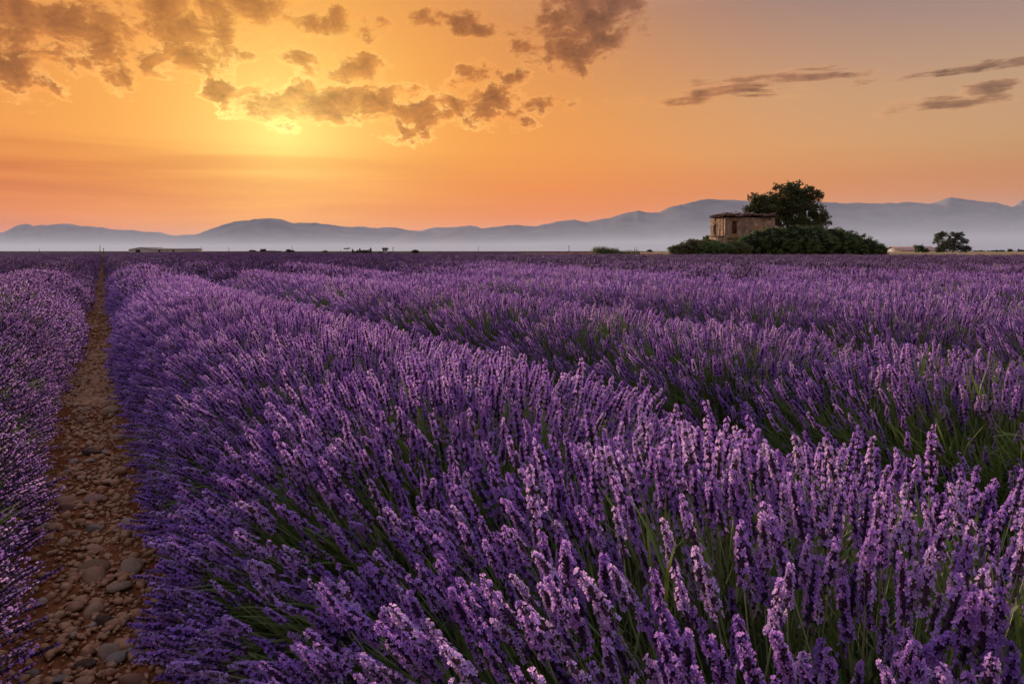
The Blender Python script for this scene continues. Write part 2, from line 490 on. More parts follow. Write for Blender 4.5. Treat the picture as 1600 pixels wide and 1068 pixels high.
def spike_mesh(name, seed, detail, bloom=1.0):
    """one inflorescence: whorls of calyces with open florets; origin at the lowest whorl"""
    r = np.random.default_rng(seed)
    V, T, MI = [], [], []
    cnt = 0

    def add(v, t, mi):
        nonlocal cnt
        V.append(np.asarray(v, float)); T.append(np.asarray(t) + cnt); MI.extend([mi] * len(t)); cnt += len(v)

    length = r.uniform(0.058, 0.084)
    nwh = 8 if detail == 2 else 5
    bend = r.uniform(-0.010, 0.010, 2)

    def axis(z):
        k = (z / length) ** 2
        return np.array([bend[0] * k, bend[1] * k, z])
    # core
    rings = []
    for z, rad in ((-0.004, 0.0016), (length * 0.35, 0.0042), (length * 0.75, 0.0036), (length * 0.98, 0.0012)):
        for j in range(3):
            an = j / 3 * 2 * np.pi
            rings.append(axis(z) + np.array([math.cos(an) * rad, math.sin(an) * rad, 0]))
    t = []
    for i in range(3):
        for j in range(3):
            a, b2 = i * 3 + j, i * 3 + (j + 1) % 3
            t += [(a, b2, b2 + 3), (a, b2 + 3, a + 3)]
    t.append((9, 10, 11))
    add(rings, t, 0)
    for i in range(nwh):
        f = i / (nwh - 1)
        z = length * (0.02 + 0.93 * f ** 0.92)
        if i == 0:
            z -= 0.006 * r.random()
        n = (7 if detail == 2 else 5) if f < 0.8 else (5 if detail == 2 else 4)
        taper = 1.0 - 0.45 * max(0.0, f - 0.45) / 0.55
        off = r.uniform(0, 6.28)
        for j in range(n):
            an = off + j / n * 6.283 + r.uniform(-0.25, 0.25)
            up = r.uniform(0.55, 1.0) + 0.7 * f
            d = np.array([math.cos(an), math.sin(an), up]); d /= np.linalg.norm(d)
            p = axis(z + r.uniform(-0.002, 0.002)) + np.array([math.cos(an), math.sin(an), 0]) * 0.002
            L = r.uniform(0.0075, 0.0105) * taper
            wd = 0.0021 * taper * (1.0 if detail == 2 else 1.5)
            a, b2, _ = frame_of(d)
            mid = p + d * L * 0.55
            tip = p + d * L
            v = [p] + [mid + wd * (math.cos(k * 2.094) * a + math.sin(k * 2.094) * b2) for k in range(3)] + [tip]
            add(v, [(0, 2, 1), (0, 3, 2), (0, 1, 3), (1, 2, 4), (2, 3, 4), (3, 1, 4)], 0)
            if r.random() < bloom * (0.50 if f < 0.85 else 0.55):
                # corolla: two upper and three lower lobes round the throat
                s = r.uniform(0.0046, 0.0068) * (0.7 + 0.3 * taper) * (1.0 if detail == 2 else 1.25)
                c = p + d * (L + 0.002)
                fd = d + np.array([math.cos(an), math.sin(an), -0.2]) * 0.7 + r.normal(0, 0.25, 3)
                a, b2, fd = frame_of(fd)
                if detail == 2:
                    vs, ts = [c - fd * 0.003], []
                    for k in range(5):
                        a0 = k / 5 * 6.283 + r.uniform(-0.2, 0.2)
                        ln = s * r.uniform(0.85, 1.25)
                        for da, rr, hh in ((-0.46, 0.66, 0.0008), (0.0, 1.0, -0.0006 + r.uniform(-.001, .001)), (0.46, 0.66, 0.0008)):
                            vs.append(c + ln * rr * (math.cos(a0 + da) * a + math.sin(a0 + da) * b2) + fd * hh)
                        m0 = 1 + k * 3
                        ts += [(0, m0, m0 + 1), (0, m0 + 1, m0 + 2)]
                    add(vs, ts, 1)
                else:
                    vs = [c - fd * 0.003] + [c + s * (math.cos(k * 1.571) * a + math.sin(k * 1.571) * b2) * (1 + 0.3 * (k % 2)) for k in range(4)]
                    add(vs, [(0, 1, 2), (0, 2, 3), (0, 3, 4), (0, 4, 1)], 1)
    # bud tuft on top
    for j in range(4 if detail == 2 else 2):
        an = r.uniform(0, 6.28)
        p = axis(length * 0.96)
        d = np.array([math.cos(an) * 0.35, math.sin(an) * 0.35, 1.0])
        a, b2, d = frame_of(d)
        L = r.uniform(0.006, 0.010); wd = 0.0022
        mid = p + d * L * 0.6
        v = [p] + [mid + wd * (math.cos(k * 2.094) * a + math.sin(k * 2.094) * b2) for k in range(3)] + [p + d * L]
        add(v, [(0, 2, 1), (0, 3, 2), (0, 1, 3), (1, 2, 4), (2, 3, 4), (3, 1, 4)], 1 if j < 2 else 0)
    V = np.concatenate(V)
    V[:, :2] *= 0.74
    return mesh_np(name, V, np.concatenate(T), [M_calyx, M_floret], MI)


def stem_mesh(name, seed, n=3):
    r = np.random.default_rng(seed)
    L = 0.40
    k = r.uniform(-0.04, 0.04, 2)
    pts = [(k[0] * (s / L) ** 2, k[1] * (s / L) ** 2, -s) for s in (0.0, 0.12, 0.26, L)]
    mb = MB()
    mb.tube(pts, [0.0011, 0.0013, 0.0015, 0.0017], n)
    # a pair of small leaves below the head and a distant whorl on some stems
    for s in (0.16, 0.27):
        for sg in (-1, 1):
            an = r.uniform(0, 6.28)
            u = np.array([math.cos(an), math.sin(an), 0])
            sd = np.array([-math.sin(an), math.cos(an), 0])
            p = np.array([0, 0, -s])
            ln = r.uniform(0.03, 0.05)
            mb.add([p - sd * .0018, p + sd * .0018, p + u * ln * .5 + sd * .0028 + np.array([0, 0, ln * .7]), p + u * ln * .75 + np.array([0, 0, ln * 1.2]), p + u * ln * .5 - sd * .0028 + np.array([0, 0, ln * .7])],
                   None, [(0, 1, 2), (0, 2, 4), (4, 2, 3)])
    return mb.mesh(name, M_stem)


def tuft_mesh(name, seed):
    """narrow lavender leaves growing up from the woody base"""
    r = np.random.default_rng(seed)
    mb = MB()
    for i in range(26):
        an = r.uniform(0, 6.28); lean = r.uniform(0.05, 0.6)
        p = np.array([r.normal(0, 0.03), r.normal(0, 0.03), r.uniform(-0.06, 0.05)])
        u = np.array([math.cos(an), math.sin(an), 0]); sd = np.array([-math.sin(an), math.cos(an), 0])
        ln = r.uniform(0.07, 0.16); wd = r.uniform(0.0013, 0.0026)
        m1 = p + u * ln * 0.45 * lean + np.array([0, 0, ln * 0.5])
        m2 = p + u * ln * 1.1 * lean + np.array([0, 0, ln * (1 - 0.3 * lean)])
        mb.add([p - sd * wd * .5, p + sd * wd * .5, m1 + sd * wd, m1 - sd * wd, m2], [(0, 1, 2, 3)], [(3, 2, 4)])
    return mb.mesh(name, M_leaf)


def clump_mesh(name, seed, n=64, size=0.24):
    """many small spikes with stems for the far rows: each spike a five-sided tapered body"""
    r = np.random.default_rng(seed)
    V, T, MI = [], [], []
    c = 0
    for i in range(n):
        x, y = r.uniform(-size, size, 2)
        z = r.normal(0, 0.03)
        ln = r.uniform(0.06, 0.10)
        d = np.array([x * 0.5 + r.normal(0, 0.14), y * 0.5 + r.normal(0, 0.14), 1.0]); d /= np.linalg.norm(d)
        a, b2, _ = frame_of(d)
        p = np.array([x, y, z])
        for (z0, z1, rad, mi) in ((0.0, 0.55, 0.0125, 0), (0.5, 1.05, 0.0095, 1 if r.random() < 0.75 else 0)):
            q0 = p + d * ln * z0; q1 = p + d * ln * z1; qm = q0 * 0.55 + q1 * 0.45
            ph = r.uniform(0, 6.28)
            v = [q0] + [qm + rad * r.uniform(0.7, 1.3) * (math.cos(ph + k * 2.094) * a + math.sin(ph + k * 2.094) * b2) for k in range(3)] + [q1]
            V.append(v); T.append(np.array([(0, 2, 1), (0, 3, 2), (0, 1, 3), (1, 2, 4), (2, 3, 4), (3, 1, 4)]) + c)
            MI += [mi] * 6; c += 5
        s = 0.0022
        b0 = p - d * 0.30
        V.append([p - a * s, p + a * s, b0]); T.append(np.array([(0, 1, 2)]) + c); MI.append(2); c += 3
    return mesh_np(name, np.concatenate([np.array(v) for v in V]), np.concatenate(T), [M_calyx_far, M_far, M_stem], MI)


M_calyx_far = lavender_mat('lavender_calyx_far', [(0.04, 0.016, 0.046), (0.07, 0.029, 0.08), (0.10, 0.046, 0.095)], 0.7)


def proto(name, me):
    return bpy.data.objects.new(name, me)      # a source shape for the scatter, never in the scene itself


NV = 6
spike_me = [spike_mesh('flower_spike', 100 + i, 2) for i in range(NV)]
stem_me = [stem_mesh('stem', 200 + i) for i in range(NV)]
mid_me = [spike_mesh('flower_spike_small', 300 + i, 1) for i in range(4)]
P_near = [(proto('spike_source', spike_me[i]), proto('stem_source', stem_me[i])) for i in range(NV)]
P_mid = [(proto('small_spike_source', mid_me[i]), proto('stem_source', stem_me[i])) for i in range(4)]
# shade on the rows left of the furrow, built in as fewer open florets
P_near_shaded = [(proto('spike_source', spike_mesh('flower_spike', 120 + i, 2, 0.36)), proto('stem_source', stem_me[i])) for i in range(NV)]
P_mid_shaded = [(proto('small_spike_source', spike_mesh('flower_spike_small', 320 + i, 1, 0.36)), proto('stem_source', stem_me[i])) for i in range(4)]
P_far = [(proto('clump_source', clump_mesh('spike_clump', 400 + i)),) for i in range(5)]
P_tuft = [(proto('tuft_source', tuft_mesh('leaf_tuft', 500 + i)),) for i in range(4)]


def scatter_group(name, variants):
    ng = bpy.data.node_groups.new(name, 'GeometryNodeTree')
    ng.interface.new_socket('Geometry', in_out='INPUT', socket_type='NodeSocketGeometry')
    ng.interface.new_socket('Geometry', in_out='OUTPUT', socket_type='NodeSocketGeometry')
    N = ng.nodes.new
    gi, go = N('NodeGroupInput'), N('NodeGroupOutput')
    iop = N('GeometryNodeInstanceOnPoints')
    jn = N('GeometryNodeJoinGeometry')
    for parts in variants:
        j2 = N('GeometryNodeJoinGeometry')
        for p in parts:
            oi = N('GeometryNodeObjectInfo')
            oi.transform_space = 'ORIGINAL'
            oi.inputs['Object'].default_value = p
            ng.links.new(oi.outputs['Geometry'], j2.inputs[0])
        g2i = N('GeometryNodeGeometryToInstance')
        ng.links.new(j2.outputs[0], g2i.inputs[0])
        ng.links.new(g2i.outputs[0], jn.inputs[0])

    def attr(nm, typ):
        a = N('GeometryNodeInputNamedAttribute')
        a.data_type = typ
        a.inputs['Name'].default_value = nm
        return a.outputs['Attribute']
    e2r = N('FunctionNodeEulerToRotation')
    ng.links.new(attr('rot', 'FLOAT_VECTOR'), e2r.inputs[0])
    ng.links.new(gi.outputs[0], iop.inputs['Points'])
    ng.links.new(jn.outputs[0], iop.inputs['Instance'])
    iop.inputs['Pick Instance'].default_value = True
    ng.links.new(attr('idx', 'INT'), iop.inputs['Instance Index'])
    ng.links.new(e2r.outputs[0], iop.inputs['Rotation'])
    ng.links.new(attr('scl', 'FLOAT'), iop.inputs['Scale'])
    ng.links.new(iop.outputs[0], go.inputs[0])
    return ng


G_near = scatter_group('near_spikes', P_near)
G_mid = scatter_group('mid_spikes', P_mid)
G_near_shaded = scatter_group('near_spikes_shaded', P_near_shaded)
G_mid_shaded = scatter_group('mid_spikes_shaded', P_mid_shaded)
G_far = scatter_group('far_spikes', P_far)
G_tuft = scatter_group('leaf_tufts', P_tuft)


def scatter(name, group, pos, rot, scl, idx, parent, **props):
    me = bpy.data.meshes.new(name)
    n = len(pos)
    me.vertices.add(n)
    me.vertices.foreach_set('co', np.asarray(pos, np.float32).ravel())
    a = me.attributes.new('rot', 'FLOAT_VECTOR', 'POINT'); a.data.foreach_set('vector', np.asarray(rot, np.float32).ravel())
    a = me.attributes.new('scl', 'FLOAT', 'POINT'); a.data.foreach_set('value', np.asarray(scl, np.float32))
    a = me.attributes.new('idx', 'INT', 'POINT'); a.data.foreach_set('value', np.asarray(idx, np.int32))
    o = link(name, me, parent, **props)
    md = o.modifiers.new('scatter', 'NODES')
    md.node_group = group
    return o


# ------------------------------------------------------------------ lavender: rows
ROW_ANG = math.atan((800 - 160) / FPX)          # rows run to the vanishing point left of centre
RC, RS = math.cos(ROW_ANG), math.sin(ROW_ANG)
ND = np.array([RC, RS]); DD = np.array([-RS, RC])   # across the rows, along the rows
PITCH = 1.86
HALF_W, TOP = 0.735, 0.64
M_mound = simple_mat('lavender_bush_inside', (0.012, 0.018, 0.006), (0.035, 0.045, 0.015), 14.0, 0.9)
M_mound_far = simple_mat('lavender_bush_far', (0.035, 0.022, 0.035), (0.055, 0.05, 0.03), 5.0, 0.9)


def field_end(px):
    """depth at which the near field stops, by bearing"""
    return np.interp(px, [-400, 300, 450, 600, 830, 1050, 1600, 2200], [104, 104, 92, 80, 66, 57, 50, 46])


def row_xy(X, t):
    return X[..., None] * ND + t[..., None] * DD


def in_field(P, margin=1.0):
    d = np.maximum(P[:, 1], 0.05)
    px = 800 + FPX * P[:, 0] / d
    ok = (P[:, 1] > -0.3) & (P[:, 1] < field_end(px))
    # keep what the view covers plus a strip beside it
    side_l = -(P[:, 1] * (800 / FPX) * 1.10 + 0.9 * margin)
    side_r = P[:, 1] * (800 / FPX) * 1.10 + 0.9 * margin
    return ok & (P[:, 0] > side_l) & (P[:, 0] < side_r)


def dome(X0, u, t, r, seed):
    """head position and stem direction on the rounded row; u in -1..1 across, t along"""
    th = u * R(86)
    plant = 0.95
    v = ((t + seed * 0.37) / plant) % 1.0 * 2 - 1          # place inside the single bush
    pid = np.floor((t + seed * 0.37) / plant)
    hv = 1.0 + 0.05 * np.sin(pid * 12.9898 + seed * 4.1) - 0.09 * np.abs(v) ** 3
    wv = 1.0 + 0.06 * np.sin(pid * 7.233 + seed) - 0.10 * np.abs(v) ** 3
    lat = (HALF_W if X0 < 1.5 else 0.82) * np.sin(th) * r * wv
    z = 0.04 + TOP * np.cos(th) ** 0.85 * r * hv
    dth = th * 0.92
    along = v * R(20)
    d_lat = np.sin(dth); d_al = np.sin(along); d_z = np.cos(dth) + 0.05
    return lat, z, d_lat, d_al, d_z


def to_euler(D, spin):
    """euler XYZ that turns +Z to D after a spin about it"""
    D = D / np.linalg.norm(D, axis=1)[:, None]
    # Rz(c) Ry(b) Rx(a) with a = 0 after the spin is not enough; build matrices
    a = np.cross(np.tile([0.0, 1.0, 0.0], (len(D), 1)), D); a /= np.linalg.norm(a, axis=1)[:, None] + 1e-9
    b2 = np.cross(D, a)
    cs, sn = np.cos(spin)[:, None], np.sin(spin)[:, None]
    X = a * cs + b2 * sn
    Y = -a * sn + b2 * cs
    # columns X, Y, D
    ry = -np.arcsin(np.clip(X[:, 2], -1, 1))
    rx = np.arctan2(Y[:, 2], D[:, 2])
    rz = np.arctan2(X[:, 1], X[:, 0])
    return np.stack([rx, ry, rz], 1)


def smooth2(x, y, seed):
    return (vnoise(x, seed, 2) + vnoise(y, seed + 3, 2) + vnoise((x + y) * 0.7, seed + 9, 2) + vnoise((x - y) * 0.7, seed + 13, 2)) / 2.0


# bushes of the rows behind have grown almost together
def row_points(X0, t0, t1, dens, seed, jitter=R(8), umax=1.0):
    n = int((t1 - t0) * dens)
    r = np.random.default_rng(seed)
    u = r.uniform(-umax, umax, n)
    t = r.uniform(t0, t1, n)
    rad = 1.0 - 0.26 * r.random(n) ** 2.2 + 0.05 * (r.random(n) < 0.12)
    lat, z, dl, da, dz_ = dome(X0, u, t, rad, seed % 17)
    dl = dl + r.normal(0, jitter, n); da = da + r.normal(0, jitter, n)
    P2 = row_xy(X0 + lat, t)
    P = np.column_stack([P2, z])
    D = np.column_stack([dl[:, None] * ND + da[:, None] * DD, dz_])
    patch = smooth2(t * 2.3, (X0 + lat) * 2.9, seed % 23 + 1)
    keep = in_field(P) & (r.random(n) < np.clip(1.15 - 0.85 * np.maximum(patch - 0.10, 0), 0.25, 1))
    P, D = P[keep], D[keep]
    n = len(P)
    return P, to_euler(D, r.uniform(0, 6.28, n)), r.uniform(0.70, 1.12, n), r


NEAR_D, MID_D = 6.5, 17.0
ORD = ['first', 'second', 'third', 'fourth', 'fifth', 'sixth', 'seventh', 'eighth', 'ninth', 'tenth', 'eleventh', 'twelfth']
rows = []
for k in range(-6, 44):
    X0 = -PITCH / 2 + PITCH * k - (0.07 if k > 0 else 0.03) - (0.26 if k > 1 else 0)
    # extent along the row that lies inside the view
    ts = np.arange(-4, 135, 0.25)
    P = row_xy(np.full_like(ts, X0), ts)
    ok = in_field(np.column_stack([P, np.zeros(len(ts))]), 1.6)
    if ok.sum() < 6:
        continue
    t0, t1 = ts[ok].min(), ts[ok].max()
    if k == 0:
        lab = 'lavender row filling the lower left corner, left of the stony furrow'
    elif k == 1:
        lab = 'big lavender row sweeping through the foreground, right of the stony furrow'
    elif k < 0:
        lab = 'lavender row, %s to the left beyond the lower left corner row' % ORD[-k - 1]
    elif k <= 13:
        lab = 'lavender row, %s behind the big foreground row' % ORD[k - 2]
    else:
        lab = 'far lavender row merging into the purple carpet towards the ruined house'
    root = link('lavender_row', None, None, tuple(row_xy(np.array(X0), np.array(t0))) + (0.0,), label=lab, category='lavender row', group='lavender rows of the field')
    org = np.array([*row_xy(np.array(X0), np.array(t0)), 0.0])
    seed = 1000 + k
    # the bush body under the flowers
    tt = np.concatenate([np.arange(t0, min(t1, 18), 0.16), np.arange(max(t0, 18), t1 + 0.5, 0.7)])
    us = np.linspace(-1, 1, 11)
    rr = np.random.default_rng(seed)
    T2, U2 = np.meshgrid(tt, us, indexing='ij')
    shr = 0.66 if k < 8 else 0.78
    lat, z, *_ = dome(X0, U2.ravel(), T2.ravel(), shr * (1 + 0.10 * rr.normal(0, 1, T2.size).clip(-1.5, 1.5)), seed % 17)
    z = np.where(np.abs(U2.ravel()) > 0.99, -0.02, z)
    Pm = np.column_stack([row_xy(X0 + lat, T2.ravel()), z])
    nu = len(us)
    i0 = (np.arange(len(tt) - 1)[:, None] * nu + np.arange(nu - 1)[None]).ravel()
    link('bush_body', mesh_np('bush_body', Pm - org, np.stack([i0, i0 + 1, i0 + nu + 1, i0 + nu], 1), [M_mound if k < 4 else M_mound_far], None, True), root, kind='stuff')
    rows.append((k, X0, t0, t1, root, org, seed))

HERO = []
for k, X0, t0, t1, root, org, seed in rows:
    P, E, S, r = row_points(X0, t0, t1, 2700 if k == 0 else 2100 if k == 1 else 1600, seed)
    dist = np.hypot(P[:, 0], P[:, 1])
    near = dist < NEAR_D
    mid = ~near & (r.random(len(P)) < 0.62 * np.clip((26.0 - dist) / 14.0, 0, 1))
    clear = np.hypot(P[:, 0], P[:, 1]) > 0.33       # nothing grows into the lens
    near &= clear
    if k in (0, 1) and near.any():
        pass
    if near.any():
        ni = np.where(near)[0]
        idx = r.integers(0, NV, len(ni))
        hero = np.zeros(len(ni), bool)
        if k == 1:
            Pn = P[ni]
            px = 800 + FPX * Pn[:, 0] / Pn[:, 1]; py = HY + FPX * (CAM_H - Pn[:, 2]) / Pn[:, 1]
            vis = (px > 10) & (px < 1590) & (py < 1085) & (py > 500) & (Pn[:, 2] > 0.42)
            size = np.where(vis, S[ni] / dist[ni], 0)
            order = np.argsort(-size)[:300]
            hero[order] = vis[order]
        for j in np.where(hero)[0]:
            HERO.append((root, P[ni[j]] - org, E[ni[j]], S[ni[j]], int(idx[j])))
        g = ~hero
        scatter('flower_spikes', G_near_shaded if k <= 0 else G_near, P[ni][g] - org, E[ni][g], S[ni][g], idx[g], root, kind='stuff')
    if mid.any():
        scatter('flower_spikes', G_mid_shaded if k <= 0 else G_mid, P[mid] - org, E[mid], S[mid] * 1.12, r.integers(0, 4, mid.sum()), root, kind='stuff')
    # leaves low in the bushes near by
    Pl, El, Sl, r2 = row_points(X0, t0, t1, 330 if k in (0, 1, 2) else 160, seed + 500, R(14))
    dl_ = np.hypot(Pl[:, 0], Pl[:, 1])
    sel = (dl_ < 9.0) & (dl_ > 0.35)
    if sel.any():
        Pc = Pl[sel].copy()
        ax = np.column_stack([row_xy(np.full(sel.sum(), X0), (Pc[:, :2] @ DD)), np.full(sel.sum(), 0.02)])
        Pc = ax + (Pc - ax) * r2.uniform(0.66, 0.86, sel.sum())[:, None]
        scatter('leaves', G_tuft, Pc - org, El[sel], Sl[sel] * 1.15, r2.integers(0, 4, sel.sum()), root, kind='stuff')
    # far part of the row: small tufts of many spikes
    if True:
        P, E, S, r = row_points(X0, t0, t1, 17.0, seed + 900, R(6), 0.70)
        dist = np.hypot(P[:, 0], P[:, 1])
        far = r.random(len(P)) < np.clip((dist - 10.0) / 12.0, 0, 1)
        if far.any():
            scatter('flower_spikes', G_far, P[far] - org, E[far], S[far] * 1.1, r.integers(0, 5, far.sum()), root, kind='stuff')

for root, p, e, s, i in HERO:
    o = link('flower_spike', spike_me[i], root, p, e)
    o.scale = (s, s, s)
    link('stem', stem_me[i], o)

# ------------------------------------------------------------------ the stony furrow
M_soil = simple_mat('red_brown_soil', (0.10, 0.032, 0.011), (0.24, 0.085, 0.032), 9.0, 0.95, 0.02, detail=8)
rs = np.random.default_rng(42)
tt = np.concatenate([np.arange(-0.6, 9, 0.035), np.arange(9, 30, 0.15), np.arange(30, 112, 1.0)])
uu = np.linspace(-0.62, 0.62, 26)
T2, U2 = np.meshgrid(tt, uu, indexing='ij')
zz_ = 0.012 + 0.05 * (np.abs(U2) / 0.5) ** 2.2 + 0.012 * smooth2(T2.ravel() * 7, U2.ravel() * 7, 3).reshape(T2.shape) + 0.006 * smooth2(T2.ravel() * 26, U2.ravel() * 26, 8).reshape(T2.shape)
zz_ = np.where(np.abs(U2) > 0.6, -0.06, zz_)
P2 = row_xy(U2.ravel(), T2.ravel())
nu = len(uu)
i0 = (np.arange(len(tt) - 1)[:, None] * nu + np.arange(nu - 1)[None]).ravel()
furrow = link('furrow', mesh_np('furrow', np.column_stack([P2, zz_.ravel()]), np.stack([i0, i0 + 1, i0 + nu + 1, i0 + nu], 1), [M_soil], None, True), kind='structure')


def furrow_z(U, T):
    return 0.012 + 0.05 * (np.abs(U) / 0.5) ** 2.2 + 0.012 * smooth2(np.atleast_1d(T) * 7.0, np.atleast_1d(U) * 7.0, 3)


def ico(sub):
    p = (1 + 5 ** 0.5) / 2
    v = [(-1, p, 0), (1, p, 0), (-1, -p, 0), (1, -p, 0), (0, -1, p), (0, 1, p), (0, -1, -p), (0, 1, -p), (p, 0, -1), (p, 0, 1), (-p, 0, -1), (-p, 0, 1)]
    f = [(0, 11, 5), (0, 5, 1), (0, 1, 7), (0, 7, 10), (0, 10, 11), (1, 5, 9), (5, 11, 4), (11, 10, 2), (10, 7, 6), (7, 1, 8), (3, 9, 4), (3, 4, 2), (3, 2, 6), (3, 6, 8), (3, 8, 9), (4, 9, 5), (2, 4, 11), (6, 2, 10), (8, 6, 7), (9, 8, 1)]
    v = [np.array(x, float) / np.linalg.norm(x) for x in v]
    for _ in range(sub):
        cache, nf = {}, []

        def mid(a, b):
            k = (min(a, b), max(a, b))
            if k not in cache:
                m = v[a] + v[b]
                v.append(m / np.linalg.norm(m)); cache[k] = len(v) - 1
            return cache[k]
        for a, b, c in f:
            ab, bc, ca = mid(a, b), mid(b, c), mid(c, a)
            nf += [(a, ab, ca), (b, bc, ab), (c, ca, bc), (ab, bc, ca)]
        f = nf
    return np.array(v), np.array(f)


def stone_mat():
    m, t, b, out = new_mat('field_stone')
    rnd = t.n('ShaderNodeObjectInfo').outputs['Random']
    co = t.n('ShaderNodeTexCoord').outputs['Object']
    c = t.ramp(rnd, [(0.0, (0.23, 0.10, 0.045)), (0.25, (0.40, 0.195, 0.085)), (0.5, (0.31, 0.15, 0.07)), (0.72, (0.48, 0.28, 0.14)), (0.88, (0.29, 0.24, 0.19)), (1.0, (0.18, 0.10, 0.075))])
    nz = t.noise(co, 3.5, 6, 0.65)
    c = t.mix(t.maprange(nz, 0.35, 0.7, 0.0, 0.75), c, (0.21, 0.095, 0.05))
    t.put(b.inputs['Base Color'], c)
    b.inputs['Roughness'].default_value = 0.8
    bn = t.n('ShaderNodeBump')
    bn.inputs['Distance'].default_value = 0.003
    t.put(bn.inputs['Height'], t.noise(co, 5.0, 6, 0.65))
    t.put(b.inputs['Normal'], bn.outputs[0])
    return m


M_stone = stone_mat()
M_stone_c = {}
for nm, c1, c2 in (('brown', (0.21, 0.11, 0.06), (0.28, 0.16, 0.09)), ('tan', (0.33, 0.20, 0.12), (0.40, 0.27, 0.17)), ('grey', (0.27, 0.205, 0.15), (0.36, 0.28, 0.21)),
                   ('dark', (0.12, 0.065, 0.045), (0.17, 0.10, 0.07)), ('pink', (0.36, 0.20, 0.145), (0.30, 0.15, 0.10))):
    M_stone_c[nm] = simple_mat('stone_' + nm, c1, c2, 4.0, 0.8, 0.006)
IV, IF = ico(2)
IV1, IF1 = ico(1)
IV0, IF0 = ico(0)


def stone_shape(seed, V):
    r = np.random.default_rng(seed)
    v = V.copy()
    for _ in range(7):                     # knock flats off a pebble
        n = r.normal(size=3); n /= np.linalg.norm(n)
        d = r.uniform(0.48, 0.9)
        s = v @ n
        v -= np.maximum(s - d, 0)[:, None] * n * 0.9
    k = r.normal(size=3) * 1.6
    v *= (1 + 0.06 * np.sin(v @ k * 2 + seed))[:, None]
    v *= np.array([1.0, r.uniform(0.62, 0.9), r.uniform(0.42, 0.66)])
    return v


stone_me = [mesh_np('stone', stone_shape(600 + i, IV1), IF1, [M_stone]) for i in range(12)]
BIG = [  # px, py of the resting point, width in px, colour, label
    (146, 888, 50, 'brown', 'largest brown oval stone in the middle of the furrow'),
    (188, 918, 36, 'tan', 'tan stone just right of and below the largest oval stone'),
    (203, 894, 40, 'tan', 'flat tan stone right of the largest oval stone in the furrow'),
    (184, 1034, 34, 'grey', 'pale grey stone near the bottom of the furrow'),
    (212, 1022, 30, 'grey', 'grey blocky stone touching the pale grey one near the furrow bottom'),
    (170, 1018, 38, 'tan', 'ochre flat stone behind the two grey stones in the furrow'),
    (134, 1042, 34, 'dark', 'dark brown stone left of the grey stones at the furrow bottom'),
    (257, 1042, 20, 'dark', 'dark round stone under the lavender heads at lower right of the furrow'),
    (80, 1026, 24, 'tan', 'tan egg-shaped stone by the left row at the furrow bottom'),
    (90, 1062, 28, 'grey', 'grey-tan stone at the very bottom edge of the furrow'),
    (48, 1056, 26, 'grey', 'grey-tan stone at the foot of the lower left lavender row'),
    (164, 964, 30, 'dark', 'olive-brown stone midway between the large oval and grey stones'),
    (220, 970, 26, 'brown', 'round brown stone by the right row below the tan stones'),
    (102, 797, 28, 'pink', 'pinkish pointed stone beside the left lavender row'),
    (147, 782, 30, 'pink', 'reddish stone right of the pinkish pointed one in the furrow'),
    (146, 832, 26, 'grey', 'flat bluish-grey stone above the largest oval stone'),
    (174, 645, 26, 'tan', 'rounded tan boulder-like stone by the right row in mid furrow'),
    (143, 708, 28, 'dark', 'dark brown round stone in mid furrow below the tan boulder'),
    (186, 686, 20, 'tan', 'pale tan stone at the edge of the right row in mid furrow'),
    (128, 600, 12, 'tan', 'small tan stone by the left row far up the furrow'),
]
taken = []
for i, (px, py, wd, cn, lab) in enumerate(BIG):
    dep = (CAM_H - 0.02) * FPX / (py - HY)
    p = at(px, py, dep)
    rad = wd / FPX * dep / 2
    me = mesh_np('stone', stone_shape(700 + i, IV), IF, [M_stone_c[cn]], None, True)
    T = p[:2] @ DD; U = p[:2] @ ND
    z = float(furrow_z(U, T)[0])
    o = link('stone', me, None, (p[0], p[1], z + rad * 0.30), (rs.uniform(-.12, .12), rs.uniform(-.12, .12), rs.uniform(-0.5, 0.5)),
             label=lab, category='stone', group='loose stones in the furrow')
    o.scale = (rad * 1.05,) * 3
    taken.append((p[0], p[1], rad))
n_st = 0
tries = 0
while n_st < 280 and tries < 20000:
    tries += 1
    T = 1.15 + 6.0 * rs.random() ** 1.7
    U = rs.normal(-0.02, 0.12)
    if abs(U) > 0.34:
        continue
    p = row_xy(np.array(U), np.array(T))
    rad = float(np.clip(rs.lognormal(math.log(0.0165), 0.42), 0.008, 0.042)) * (1 + 0.06 * T)
    if any((p[0] - a) ** 2 + (p[1] - b) ** 2 < ((rad + c) * 0.8) ** 2 for a, b, c in taken):
        continue
    taken.append((p[0], p[1], rad))
    z = float(furrow_z(U, T)[0])
    o = link('stone', stone_me[int(rs.integers(12))], furrow, (p[0], p[1], z + rad * 0.22), (rs.uniform(-.35, .35), rs.uniform(-.35, .35), rs.uniform(0, 6.28)))
    o.scale = (rad * rs.uniform(0.9, 1.25), rad * rs.uniform(0.85, 1.1), rad * rs.uniform(0.8, 1.2))
    n_st += 1
